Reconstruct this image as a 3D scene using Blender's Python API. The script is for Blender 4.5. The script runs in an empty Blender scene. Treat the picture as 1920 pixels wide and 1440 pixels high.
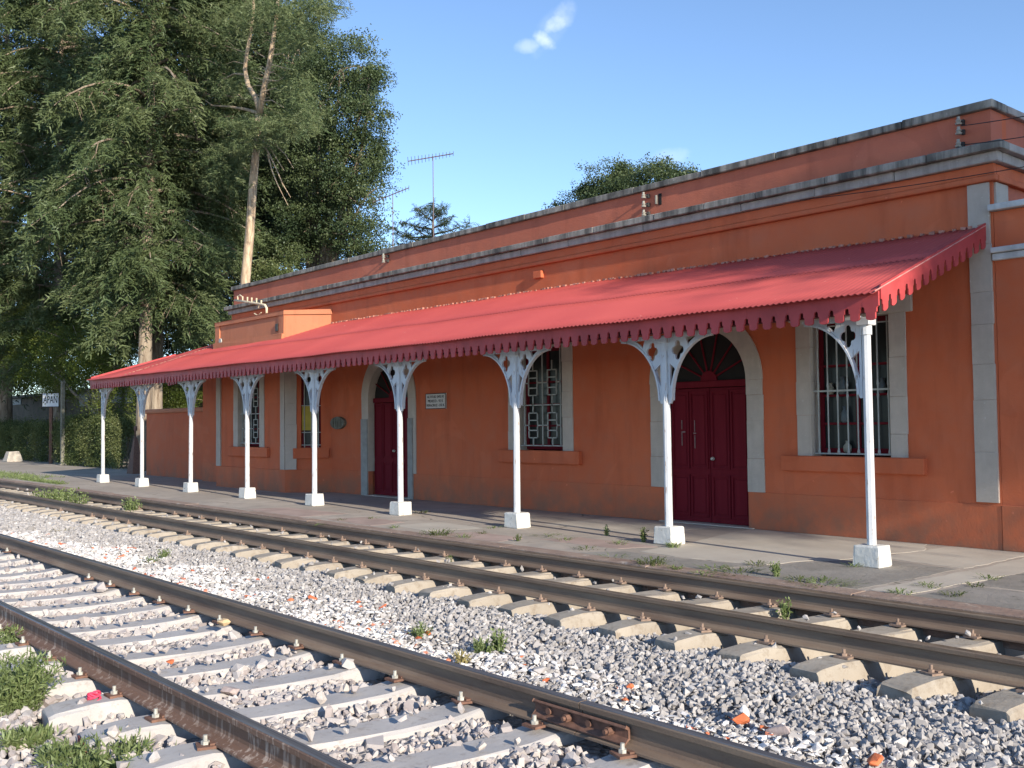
import bpy, bmesh, math, random
import numpy as np
from mathutils import Vector, Matrix, Euler, geometry
random.seed(7); rng = np.random.default_rng(7)
S = bpy.context.scene
COL = S.collection
PI = math.pi

# ------------------------------------------------------------------ camera
CX, CY, F = 960.0, 720.0, 1885.28            # photograph is 1920 x 1440
CAMH = 1.4965
def _n(v): v = np.array(v, float); return v/np.linalg.norm(v)
_mX = _n([(-665-CX)/F, -(811-CY)/F, -1.0])
_Yc = _n([(3150-CX)/F, -((811-.011*(3150+665))-CY)/F, -1.0])
_Xc = -_mX
_Yc = _n(_Yc - _Xc*np.dot(_Xc, _Yc))
_Zc = np.cross(_Xc, _Yc)
C2W = np.stack([_Xc, _Yc, _Zc], axis=0)       # camera axes -> world axes
cd = bpy.data.cameras.new('camera'); cam = bpy.data.objects.new('camera', cd); COL.objects.link(cam)
cam.matrix_world = Matrix.Translation((0, 0, CAMH)) @ Matrix(C2W.tolist()).to_4x4()
cd.sensor_fit = 'HORIZONTAL'; cd.sensor_width = 36; cd.lens = 36*F/1920
cd.clip_start = .05; cd.clip_end = 2000
S.camera = cam

# ------------------------------------------------------------------ light
SUN_EL = math.radians(19.3)
SUN_AZ = math.radians(-7.3)                    # direction to the sun in the XY plane, from +X
w = bpy.data.worlds.new('World'); S.world = w; w.use_nodes = True
nt = w.node_tree
bg = nt.nodes['Background']
sky = nt.nodes.new('ShaderNodeTexSky'); sky.sky_type = 'NISHITA'; sky.sun_disc = False
sky.sun_elevation = SUN_EL; sky.sun_rotation = PI/2 - SUN_AZ
sky.altitude = 2500; sky.air_density = 1.0; sky.dust_density = .6; sky.ozone_density = 2.0
bg.inputs['Strength'].default_value = .15
sl = bpy.data.lights.new('sun', 'SUN'); so = bpy.data.objects.new('sun', sl); COL.objects.link(so)
sl.energy = 4.1; sl.angle = math.radians(.6); sl.color = (1, .90, .76)
sd = Vector((math.cos(SUN_EL)*math.cos(SUN_AZ), math.cos(SUN_EL)*math.sin(SUN_AZ), math.sin(SUN_EL)))
so.rotation_euler = sd.to_track_quat('Z', 'Y').to_euler()
S.view_settings.view_transform = 'Standard'; S.view_settings.look = 'None'
S.view_settings.exposure = .90; S.view_settings.gamma = 1
S.view_settings.use_curve_mapping = False
S.render.engine = 'CYCLES'

def ray(x, y): return C2W @ np.array([(x-CX)/F, -(y-CY)/F, -1.0])
def onY(x, y, Y): r = ray(x, y); return r*Y/r[1] + np.array([0, 0, CAMH])
def onZ(x, y, Z): r = ray(x, y); return r*(Z-CAMH)/r[2] + np.array([0, 0, CAMH])

# thin wisps of cloud in the sky itself
def sky_clouds():
    tc = nt.nodes.new('ShaderNodeTexCoord')
    nz = nt.nodes.new('ShaderNodeTexNoise'); nz.inputs['Scale'].default_value = 70; nz.inputs['Detail'].default_value = 6
    nt.links.new(tc.outputs['Generated'], nz.inputs['Vector'])
    total = None
    # centre px, half extents along/across (radians), tilt, density
    for (px, py, a, b, ang, dens) in [(1058, 28, .014, .010, 60, .20), (1042, 46, .014, .008, 35, .34), (1020, 75, .013, .008, -38, .44), (992, 86, .015, .007, 8, .22), (1030, 60, .026, .013, 48, .08),
                                      (1258, 292, .022, .008, 5, .12)]:
        d = _n(ray(px, py)); r = _n(np.cross(d, [0, 0, 1])); u = np.cross(r, d)
        ca, sa = math.cos(math.radians(ang)), math.sin(math.radians(ang))
        e1 = (r*ca + u*sa)/a; e2 = (-r*sa + u*ca)/b
        q = []
        for e in (e1, e2):
            vm = nt.nodes.new('ShaderNodeVectorMath'); vm.operation = 'DOT_PRODUCT'
            nt.links.new(tc.outputs['Generated'], vm.inputs[0]); vm.inputs[1].default_value = e
            p = nt.nodes.new('ShaderNodeMath'); p.operation = 'POWER'; p.inputs[1].default_value = 2
            ab = nt.nodes.new('ShaderNodeMath'); ab.operation = 'ABSOLUTE'
            nt.links.new(vm.outputs['Value'], ab.inputs[0]); nt.links.new(ab.outputs[0], p.inputs[0]); q.append(p)
        ad = nt.nodes.new('ShaderNodeMath'); ad.operation = 'ADD'
        nt.links.new(q[0].outputs[0], ad.inputs[0]); nt.links.new(q[1].outputs[0], ad.inputs[1])
        sb = nt.nodes.new('ShaderNodeMath'); sb.operation = 'MULTIPLY_ADD'; sb.inputs[1].default_value = 2.2
        nt.links.new(nz.outputs['Fac'], sb.inputs[0]); nt.links.new(ad.outputs[0], sb.inputs[2])
        mr = nt.nodes.new('ShaderNodeMapRange'); mr.interpolation_type = 'SMOOTHSTEP'
        mr.inputs['From Min'].default_value = .8; mr.inputs['From Max'].default_value = 2.4
        mr.inputs['To Min'].default_value = dens; mr.inputs['To Max'].default_value = 0
        nt.links.new(sb.outputs[0], mr.inputs['Value'])
        fr = nt.nodes.new('ShaderNodeVectorMath'); fr.operation = 'DOT_PRODUCT'; fr.inputs[1].default_value = d
        nt.links.new(tc.outputs['Generated'], fr.inputs[0])
        g = nt.nodes.new('ShaderNodeMath'); g.operation = 'GREATER_THAN'; g.inputs[1].default_value = 0
        nt.links.new(fr.outputs['Value'], g.inputs[0])
        m = nt.nodes.new('ShaderNodeMath'); m.operation = 'MULTIPLY'
        nt.links.new(mr.outputs[0], m.inputs[0]); nt.links.new(g.outputs[0], m.inputs[1])
        if total is None: total = m
        else:
            s = nt.nodes.new('ShaderNodeMath'); s.operation = 'MAXIMUM'
            nt.links.new(total.outputs[0], s.inputs[0]); nt.links.new(m.outputs[0], s.inputs[1]); total = s
    # one even tint multiplied over the whole sky colour
    tint = nt.nodes.new('ShaderNodeMix'); tint.data_type = 'RGBA'; tint.blend_type = 'MULTIPLY'; tint.inputs[0].default_value = 1
    tint.inputs[7].default_value = (SKYT[0], SKYT[1], SKYT[2], 1)
    nt.links.new(sky.outputs[0], tint.inputs[6])
    mx = nt.nodes.new('ShaderNodeMix'); mx.data_type = 'RGBA'
    nt.links.new(total.outputs[0], mx.inputs[0]); nt.links.new(tint.outputs[2], mx.inputs[6])
    mx.inputs[7].default_value = (6.0, 6.3, 6.6, 1)
    nt.links.new(mx.outputs[2], bg.inputs['Color'])
SKYT = (.90, .935, .965)
sky_clouds()

# ------------------------------------------------------------------ helpers
def tag(o, label=None, cat=None, group=None, kind=None):
    if label: o['label'] = label
    if cat: o['category'] = cat
    if group: o['group'] = group
    if kind: o['kind'] = kind
    return o
def empty(name, loc=(0, 0, 0), rz=0, parent=None):
    o = bpy.data.objects.new(name, None); COL.objects.link(o); o.location = loc; o.rotation_euler = (0, 0, rz)
    o.empty_display_size = .2
    if parent: o.parent = parent
    return o
def mesh_obj(name, me, parent=None, loc=None, rot=None, scl=None):
    o = bpy.data.objects.new(name, me); COL.objects.link(o)
    if parent: o.parent = parent
    if loc is not None: o.location = loc
    if rot is not None: o.rotation_euler = rot
    if scl is not None: o.scale = scl
    return o
def mk(name, v, f, mat, smooth=False):
    me = bpy.data.meshes.new(name); me.from_pydata([tuple(map(float, p)) for p in v], [], f); me.materials.append(mat)
    if smooth: me.shade_smooth()
    me.update(); return me
def rel(parent):           # geometry is written in world metres; parents are plain Empties, so shift by their place
    return parent.location.copy() if parent is not None else Vector((0, 0, 0))
class MB:
    def __init__(s): s.v = []; s.f = []
    def add(s, v, f):
        b = len(s.v); s.v += [tuple(map(float, p)) for p in v]; s.f += [tuple(i+b for i in q) for q in f]; return s
    def box(s, x0, x1, y0, y1, z0, z1):
        v = [(x, y, z) for z in (z0, z1) for y in (y0, y1) for x in (x0, x1)]
        return s.add(v, [(0, 2, 3, 1), (4, 5, 7, 6), (0, 1, 5, 4), (2, 6, 7, 3), (0, 4, 6, 2), (1, 3, 7, 5)])
    def tube(s, pts, radii, n=8, cap=True):
        pts = [Vector(p) for p in pts]
        if not hasattr(radii, '__len__'): radii = [radii]*len(pts)
        vs = []; fs = []; up = Vector((0, 0, 1))
        prev = None
        for i, p in enumerate(pts):
            t = (pts[min(i+1, len(pts)-1)] - pts[max(i-1, 0)]).normalized()
            if prev is None:
                a = t.cross(up) if abs(t.z) < .95 else t.cross(Vector((1, 0, 0)))
                a.normalize()
            else: a = (prev - t*prev.dot(t)).normalized()
            prev = a; b = t.cross(a)
            for k in range(n):
                th = 2*PI*k/n; vs.append(p + (a*math.cos(th) + b*math.sin(th))*radii[i])
        for i in range(len(pts)-1):
            for k in range(n):
                k2 = (k+1) % n; fs.append((i*n+k, i*n+k2, (i+1)*n+k2, (i+1)*n+k))
        if cap: fs.append(tuple(range(n-1, -1, -1))); fs.append(tuple((len(pts)-1)*n+k for k in range(n)))
        return s.add(vs, fs)
    def prism(s, poly, h0, h1, mapf=lambda a, b, c: (a, b, c)):
        return s.plate(poly, [], h0, h1, mapf)
    def plate(s, outline, holes, t0, t1, mapf):
        loops = [outline]+list(holes)
        flat = [p for l in loops for p in l]
        tris = geometry.tessellate_polygon([[Vector((p[0], p[1], 0)) for p in l] for l in loops])
        n = len(flat)
        v = [mapf(p[0], p[1], t0) for p in flat] + [mapf(p[0], p[1], t1) for p in flat]
        f = [tuple(t) for t in tris] + [tuple(i+n for i in reversed(t)) for t in tris]
        b = 0
        for l in loops:
            m = len(l)
            for i in range(m):
                j = (i+1) % m; f.append((b+i, b+j, b+n+j, b+n+i))
            b += m
        return s.add(v, f)
    def build(s, name, mat, parent=None, bevel=0, smooth=False, jitter=0, local=False, seg=1):
        off = Vector((0, 0, 0)) if local else rel(parent)
        me = mk(name, [(p[0]-off.x, p[1]-off.y, p[2]-off.z) for p in s.v], s.f, mat)
        bm = bmesh.new(); bm.from_mesh(me)
        if bevel: bmesh.ops.bevel(bm, geom=[e for e in bm.edges if len(e.link_faces) == 2 and e.calc_face_angle(0) > .6], offset=bevel, segments=seg, affect='EDGES', profile=.5, clamp_overlap=True)
        bmesh.ops.recalc_face_normals(bm, faces=bm.faces)
        if jitter:
            for v in bm.verts: v.co += Vector((random.uniform(-1, 1), random.uniform(-1, 1), random.uniform(-1, 1)))*jitter
        bm.to_mesh(me); bm.free()
        if smooth: me.shade_smooth()
        return mesh_obj(name, me, parent)
XZ = lambda a, b, c: (a, c, b)                  # drawing plane of the facade
def arch_poly(x0, x1, z0, zs, n=14, hgt=None):
    c = (x0+x1)/2; r = (x1-x0)/2; h = hgt or r
    return [(x0, z0), (x1, z0)] + [(c+r*math.cos(PI*i/n), zs+h*math.sin(PI*i/n)) for i in range(n+1)]
def rect(x0, x1, z0, z1): return [(x0, z0), (x1, z0), (x1, z1), (x0, z1)]

# ------------------------------------------------------------------ materials
class NM:
    def __init__(s, name):
        s.m = bpy.data.materials.new(name); s.m.use_nodes = True; s.t = s.m.node_tree; s.b = s.t.nodes['Principled BSDF']
        g = s.t.nodes.new('ShaderNodeNewGeometry'); s.pos = g.outputs['Position']; s.geo = g
    def link(s, a, b): s.t.links.new(a, b)
    def node(s, k): return s.t.nodes.new('ShaderNode'+k)
    def map(s, scale, off=(0, 0, 0)):
        n = s.node('Mapping'); n.inputs['Scale'].default_value = scale; n.inputs['Location'].default_value = off
        s.link(s.pos, n.inputs['Vector']); return n.outputs[0]
    def noise(s, scale=1, detail=5, rough=.55, vec=None, dist=0):
        n = s.node('TexNoise'); n.inputs['Scale'].default_value = scale; n.inputs['Detail'].default_value = detail
        n.inputs['Roughness'].default_value = rough; n.inputs['Distortion'].default_value = dist
        s.link(vec if vec is not None else s.pos, n.inputs['Vector']); return n.outputs['Fac']
    def ramp(s, fac, stops):
        n = s.node('ValToRGB'); e = n.color_ramp.elements
        while len(e) < len(stops): e.new(.5)
        for i, (p, c) in enumerate(stops):
            e[i].position = p; e[i].color = (c[0], c[1], c[2], 1) if hasattr(c, '__len__') else (c, c, c, 1)
        s.link(fac, n.inputs[0]); return n.outputs[0]
    def mix(s, fac, a, b, mode='MIX'):
        n = s.node('Mix'); n.data_type = 'RGBA'; n.blend_type = mode
        for v, i in ((fac, 0), (a, 6), (b, 7)):
            if hasattr(v, 'is_linked') or isinstance(v, bpy.types.NodeSocket): s.link(v, n.inputs[i])
            elif i == 0: n.inputs[0].default_value = v
            else: n.inputs[i].default_value = (v[0], v[1], v[2], 1)
        return n.outputs[2]
    def col(s, c): s.link(c, s.b.inputs['Base Color'])
    def rough(s, v):
        if isinstance(v, bpy.types.NodeSocket): s.link(v, s.b.inputs['Roughness'])
        else: s.b.inputs['Roughness'].default_value = v
    def bump(s, h, strength=.4, dist=.01):
        n = s.node('Bump'); n.inputs['Strength'].default_value = strength; n.inputs['Distance'].default_value = dist
        s.link(h, n.inputs['Height']); s.link(n.outputs[0], s.b.inputs['Normal'])
def simple(name, c, rough=.8, var=.15, scale=6, bump=.2, bdist=.004, spec=.3, metal=0, bscale=60):
    m = NM(name); n = m.noise(scale, 6)
    lo = tuple(x*(1-var) for x in c); hi = tuple(min(1, x*(1+var)) for x in c)
    m.col(m.ramp(n, [(.3, lo), (.7, hi)])); m.rough(rough); m.b.inputs['Specular IOR Level'].default_value = spec
    m.b.inputs['Metallic'].default_value = metal
    if bump: m.bump(m.noise(bscale, 4), bump, bdist)
    return m.m

def wall_mat(name, c1, c2, c3, spec=.25):
    m = NM(name)
    big = m.noise(.55, 6, .6); mid = m.noise(3.0, 6, .6); stv = m.noise(1, 5, .6, m.map((3.2, 3.2, .55)))
    a = m.mix(m.ramp(big, [(.35, 0), (.7, 1)]), c1, c2)
    a = m.mix(m.ramp(mid, [(.45, 0), (.75, .7)]), a, c3)
    pt = m.noise(.8, 2, .4, None, 1.5); a = m.mix(m.ramp(pt, [(.60, 0), (.615, .22)]), a, tuple(min(1, x*1.12+.015) for x in c2))
    a = m.mix(m.ramp(stv, [(.52, 0), (.78, .5)]), a, tuple(x*.62 for x in c1))
    sp = m.noise(11, 3, .5)
    a = m.mix(m.ramp(sp, [(.72, 0), (.76, .5)]), a, tuple(min(1, x*1.35+.05) for x in c2))
    # splash stains just above the pavement
    sx = m.node('SeparateXYZ'); m.link(m.pos, sx.inputs[0])
    mr = m.node('MapRange'); mr.inputs['From Min'].default_value = -.05; mr.inputs['From Max'].default_value = .55
    mr.inputs['To Min'].default_value = 1; mr.inputs['To Max'].default_value = 0; m.link(sx.outputs[2], mr.inputs['Value'])
    mu = m.node('Math'); mu.operation = 'MULTIPLY'; m.link(mr.outputs[0], mu.inputs[0]); m.link(m.ramp(mid, [(.30, .05), (.65, .8)]), mu.inputs[1])
    a = m.mix(mu.outputs[0], a, (.22, .13, .085))
    m.col(a); m.rough(.82); m.b.inputs['Specular IOR Level'].default_value = spec
    b = m.node('Math'); b.operation = 'ADD'; m.link(m.noise(2.3, 4), b.inputs[0])
    b2 = m.node('Math'); b2.operation = 'MULTIPLY'; b2.inputs[1].default_value = .35; m.link(m.noise(45, 5), b2.inputs[0]); m.link(b2.outputs[0], b.inputs[1])
    m.bump(b.outputs[0], .55, .018)
    return m.m
def stone_mat(name, base, dark, amount, hi=.85, stain=(.05, .05, .045)):
    m = NM(name)
    n1 = m.noise(5, 7, .65); a = m.mix(m.ramp(n1, [(.3, 0), (.72, 1)]), dark, base)
    sp = m.noise(24, 3, .5); a = m.mix(m.ramp(sp, [(.68, 0), (.74, .5)]), a, (hi, hi*.97, hi*.9))
    st = m.noise(1, 6, .65, m.map((6, 6, .8)));
    st2 = m.noise(1.1, 4, .5)
    mu = m.node('Math'); mu.operation = 'MULTIPLY'; m.link(m.ramp(st, [(.38, 0), (.60, 1)]), mu.inputs[0]); m.link(m.ramp(st2, [(.3, .45), (.55, 1)]), mu.inputs[1])
    mu2 = m.node('Math'); mu2.operation = 'MULTIPLY'; mu2.inputs[1].default_value = amount; m.link(mu.outputs[0], mu2.inputs[0])
    a = m.mix(mu2.outputs[0], a, stain)
    m.col(a); m.rough(.9); m.bump(m.noise(40, 6, .7), .5, .008)
    return m.m
ORANGE = wall_mat('orange_plaster', (.53, .122, .050), (.595, .155, .066), (.50, .155, .082))
ORANGE_HI = wall_mat('orange_parapet_plaster', (.46, .130, .076), (.52, .16, .095), (.40, .13, .085))
BAYP = wall_mat('bay_plaster', (.50, .185, .095), (.55, .215, .11), (.46, .19, .11))
PLINTH = wall_mat('plinth_plaster', (.52, .128, .055), (.59, .160, .070), (.45, .15, .08))
STONE = stone_mat('grey_stone', (.55, .485, .41), (.46, .405, .34), .12, .62)
PILS = stone_mat('pilaster_stone', (.51, .44, .37), (.43, .37, .31), .08, .62)
CORN = stone_mat('stained_cornice_stone', (.40, .37, .32), (.22, .21, .18), .85, .6, (.028, .028, .026))
CORN2 = stone_mat('clean_cornice_stone', (.47, .42, .38), (.36, .32, .29), .4, .6)
WHITESTONE = stone_mat('white_moulding', (.62, .63, .62), (.45, .46, .46), .2, .75)
REDROOF = NM('red_roof_paint')
_r = REDROOF; _a = _r.mix(_r.ramp(_r.noise(.7, 6), [(.3, 0), (.7, 1)]), (.41, .070, .066), (.47, .088, .078))
_a = _r.mix(_r.ramp(_r.noise(1, 5, .6, _r.map((2.5, .6, .6))), [(.55, 0), (.8, .5)]), _a, (.42, .085, .075))
_a = _r.mix(_r.ramp(_r.noise(9, 4, .6), [(.71, 0), (.74, .8)]), _a, (.66, .30, .26))
_r.col(_a); _r.rough(.55); _r.b.inputs['Specular IOR Level'].default_value = .35; REDROOF = _r.m
VAL = simple('red_valance_paint', (.42, .060, .062), .55, .2, 3, .15)
VAL2 = simple('dark_red_timber', (.10, .014, .014), .7, .2, 3)
DOOR = NM('door_red'); _r = DOOR
_a = _r.mix(_r.ramp(_r.noise(1, 5, .6, _r.map((14, 14, 1.2))), [(.3, 0), (.7, 1)]), (.13, .008, .016), (.16, .012, .02))
_a = _r.mix(_r.ramp(_r.noise(6, 5, .7), [(.74, 0), (.78, .35)]), _a, (.35, .25, .24)); _r.col(_a); _r.rough(.75); _r.b.inputs['Specular IOR Level'].default_value = .12
_r.bump(_r.noise(1, 4, .6, _r.map((60, 60, 3))), .25, .004); DOOR = _r.m
WHITE = NM('white_post_paint'); _r = WHITE
_a = _r.mix(_r.ramp(_r.noise(3, 6), [(.3, 0), (.7, 1)]), (.60, .61, .62), (.50, .52, .55))
_a = _r.mix(_r.ramp(_r.noise(1, 5, .6, _r.map((30, 30, 5))), [(.60, 0), (.66, .8)]), _a, (.26, .17, .12))
_r.col(_a); _r.rough(.5); _r.bump(_r.noise(50, 4), .15, .003); WHITE = _r.m
FOOT = NM('whitewashed_block'); _r = FOOT
_a = _r.mix(_r.ramp(_r.noise(5, 6), [(.3, 0), (.7, 1)]), (.64, .63, .59), (.52, .51, .47))
_a = _r.mix(_r.ramp(_r.noise(9, 6, .65), [(.60, 0), (.65, .85)]), _a, (.24, .21, .16))
_r.col(_a); _r.rough(.85); _r.bump(_r.noise(22, 6), .6, .01); FOOT = _r.m
RUST = NM('rail_rust'); _r = RUST
_a = _r.mix(_r.ramp(_r.noise(1, 6, .6, _r.map((1.2, 10, 10))), [(.3, 0), (.7, 1)]), (.13, .085, .06), (.25, .185, .13))
_a = _r.mix(_r.ramp(_r.noise(14, 6, .7), [(.6, 0), (.8, .6)]), _a, (.17, .07, .035))
_r.col(_a); _r.rough(.75); _r.bump(_r.noise(60, 5), .4, .004); RUST = _r.m
RUST_SPLASH = NM('rail_rust_splashed'); _r = RUST_SPLASH
_a = _r.mix(_r.ramp(_r.noise(1, 6, .6, _r.map((1.2, 10, 10))), [(.3, 0), (.7, 1)]), (.13, .07, .045), (.19, .11, .075))
_b = _r.noise(1, 5, .6, _r.map((26, 26, 5))); _c = _r.noise(.9, 3)
_mu = _r.node('Math'); _mu.operation = 'MULTIPLY'; _r.link(_r.ramp(_b, [(.52, 0), (.62, 1)]), _mu.inputs[0]); _r.link(_r.ramp(_c, [(.35, 0), (.6, 1)]), _mu.inputs[1])
_a = _r.mix(_mu.outputs[0], _a, (.42, .33, .27)); _r.col(_a); _r.rough(.8); RUST_SPLASH = _r.m
RAILTOP = NM('worn_rail_top'); _r = RAILTOP
_a = _r.mix(_r.ramp(_r.noise(1, 5, .6, _r.map((.8, 90, 1))), [(.4, 0), (.62, 1)]), (.10, .10, .105), (.24, .235, .23))
_r.col(_a); _r.rough(.42); _r.b.inputs['Metallic'].default_value = .5; RAILTOP = _r.m
RAILTOP2 = simple('dull_rail_top', (.17, .125, .085), .55, .3, 8, .1, metal=.25)
PLATE = simple('red_rust_plate', (.165, .088, .062), .8, .3, 20, .4)
BOLT = simple('galvanised_bolt', (.48, .47, .42), .55, .25, 40, .1, metal=.4)
BOLT2 = simple('rusty_bolt', (.24, .17, .13), .75, .3, 30, .3)
SLEEP = NM('sleeper_concrete'); _r = SLEEP
_a = _r.mix(_r.ramp(_r.noise(2.5, 6), [(.3, 0), (.7, 1)]), (.38, .36, .345), (.48, .455, .43))
_a = _r.mix(_r.ramp(_r.noise(14, 6, .7), [(.54, 0), (.70, .7)]), _a, (.25, .21, .18)); _r.col(_a); _r.rough(.9); _r.bump(_r.noise(30, 6), .4, .006); SLEEP = _r.m
SLEEP2 = NM('old_sleeper_concrete'); _r = SLEEP2
_a = _r.mix(_r.ramp(_r.noise(2.5, 6), [(.3, 0), (.7, 1)]), (.29, .25, .20), (.37, .325, .265))
_a = _r.mix(_r.ramp(_r.noise(11, 6, .7), [(.50, 0), (.70, .8)]), _a, (.21, .165, .12)); _r.col(_a); _r.rough(.92); _r.bump(_r.noise(30, 6), .5, .008); SLEEP2 = _r.m
REDPAINT = simple('faded_red_paint', (.33, .10, .08), .8, .25, 9)
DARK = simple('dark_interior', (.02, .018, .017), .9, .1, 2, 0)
DARKMET = simple('dark_metal', (.06, .06, .058), .6, .3, 20, .1, metal=.4)
BARS = simple('pale_window_bars', (.38, .40, .37), .6, .15, 9, .1)
PALEPIPE = simple('pale_pipe', (.62, .52, .36), .65, .2, 9, .2)
PORC = simple('grey_porcelain', (.30, .29, .25), .35, .25, 30, 0)
GLASS = NM('dusty_glass'); _r = GLASS; _r.b.inputs['Base Color'].default_value = (.025, .03, .03, 1); _r.rough(.2); _r.b.inputs['Specular IOR Level'].default_value = .22; GLASS = _r.m
SIGNW = simple('sign_white', (.74, .75, .76), .5, .06, 6, 0); BLACK = simple('black_lettering', (.02, .02, .02), .6, .1, 5, 0)
BARK = NM('grey_bark'); _r = BARK
_a = _r.mix(_r.ramp(_r.noise(1, 6, .65, _r.map((9, 9, 1.4))), [(.35, 0), (.68, 1)]), (.13, .09, .06), (.40, .33, .25)); _r.col(_a); _r.rough(.95); _r.bump(_r.noise(1, 6, .6, _r.map((25, 25, 3))), .8, .03); BARK = _r.m
BAREWOOD = NM('bare_trunk'); _r = BAREWOOD
_a = _r.mix(_r.ramp(_r.noise(1, 6, .6, _r.map((14, 14, 1.1))), [(.35, 0), (.65, 1)]), (.28, .19, .12), (.60, .47, .32)); _r.col(_a); _r.rough(.9); _r.bump(_r.noise(1, 6, .6, _r.map((30, 30, 3))), .6, .02); BAREWOOD = _r.m
TWIG = simple('dry_twig', (.24, .185, .135), .9, .25, 9, 0)

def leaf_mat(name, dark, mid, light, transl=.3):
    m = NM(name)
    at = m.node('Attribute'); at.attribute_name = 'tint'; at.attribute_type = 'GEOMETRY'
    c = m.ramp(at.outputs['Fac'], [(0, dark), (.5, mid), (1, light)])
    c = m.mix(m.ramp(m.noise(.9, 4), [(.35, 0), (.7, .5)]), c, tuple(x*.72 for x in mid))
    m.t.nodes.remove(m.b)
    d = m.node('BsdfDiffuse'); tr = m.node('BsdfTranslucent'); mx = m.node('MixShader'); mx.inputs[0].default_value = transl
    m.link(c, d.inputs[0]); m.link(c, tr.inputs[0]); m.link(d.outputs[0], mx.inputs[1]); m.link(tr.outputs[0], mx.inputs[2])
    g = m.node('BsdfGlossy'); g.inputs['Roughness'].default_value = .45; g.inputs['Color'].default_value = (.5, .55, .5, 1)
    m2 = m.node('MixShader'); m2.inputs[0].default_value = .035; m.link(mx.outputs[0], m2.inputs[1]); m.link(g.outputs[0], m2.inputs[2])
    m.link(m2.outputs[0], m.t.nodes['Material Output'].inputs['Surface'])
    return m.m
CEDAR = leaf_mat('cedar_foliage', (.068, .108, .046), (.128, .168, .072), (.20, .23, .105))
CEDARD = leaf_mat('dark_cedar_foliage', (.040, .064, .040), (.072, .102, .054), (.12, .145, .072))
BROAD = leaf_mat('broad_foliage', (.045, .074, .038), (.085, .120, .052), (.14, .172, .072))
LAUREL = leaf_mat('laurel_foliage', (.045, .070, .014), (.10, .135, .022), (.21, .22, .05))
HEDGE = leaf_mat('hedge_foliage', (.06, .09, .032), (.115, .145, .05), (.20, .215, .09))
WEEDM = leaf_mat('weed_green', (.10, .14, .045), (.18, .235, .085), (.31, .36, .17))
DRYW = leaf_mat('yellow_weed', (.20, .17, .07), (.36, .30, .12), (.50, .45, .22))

# ------------------------------------------------------------------ setting: ground, platform
def ground_mat():
    m = NM('earth'); n = m.noise(.4, 7); a = m.mix(m.ramp(n, [(.35, 0), (.65, 1)]), (.15, .12, .085), (.26, .22, .17))
    a = m.mix(m.ramp(m.noise(2.2, 6), [(.5, 0), (.7, .6)]), a, (.10, .12, .04)); m.col(a); m.rough(.95); m.bump(m.noise(12, 6), .6, .03); return m.m
g = MB().box(-900, 900, -900, 1200, -1.4, -.62).build('ground', ground_mat()); tag(g, 'bare brown earth lying under and beyond the tracks', kind='structure')

def ballast_bed():
    # profile across the tracks
    prof = [(-6, -.60), (-1, -.50), (1.0, -.42), (1.9, -.315), (2.2, -.295), (3.9, -.275), (4.2, -.25), (5.2, -.255), (5.9, -.29), (6.6, -.38), (7.6, -.40), (8.045, -.40), (8.05, -.9)]
    xs = np.concatenate([np.linspace(-120, -30, 20), np.linspace(-28, 8, 60)])
    v = []; f = []
    for x in xs:
        for y, z in prof: v.append((x, y, z + .02*math.sin(x*1.7+y*2.1)))
    n = len(prof)
    for i in range(len(xs)-1):
        for j in range(n-1): f.append((i*n+j, (i+1)*n+j, (i+1)*n+j+1, i*n+j+1))
    m = NM('ballast_fines'); vo = m.node('TexVoronoi'); vo.inputs['Scale'].default_value = 24; m.link(m.pos, vo.inputs['Vector'])
    a = m.mix(m.ramp(vo.outputs['Distance'], [(.1, 0), (.6, 1)]), (.42, .39, .37), (.26, .24, .225))
    a = m.mix(m.ramp(m.noise(1.2, 5), [(.4, 0), (.7, .4)]), a, (.33, .27, .23))
    m.col(a); m.rough(.95); m.bump(vo.outputs['Distance'], 1, .04)
    o = mesh_obj('ballast_bed', mk('ballast_bed', v, f, m.m)); tag(o, 'pale stone bed spread under both tracks', kind='structure')
ballast_bed()

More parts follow.
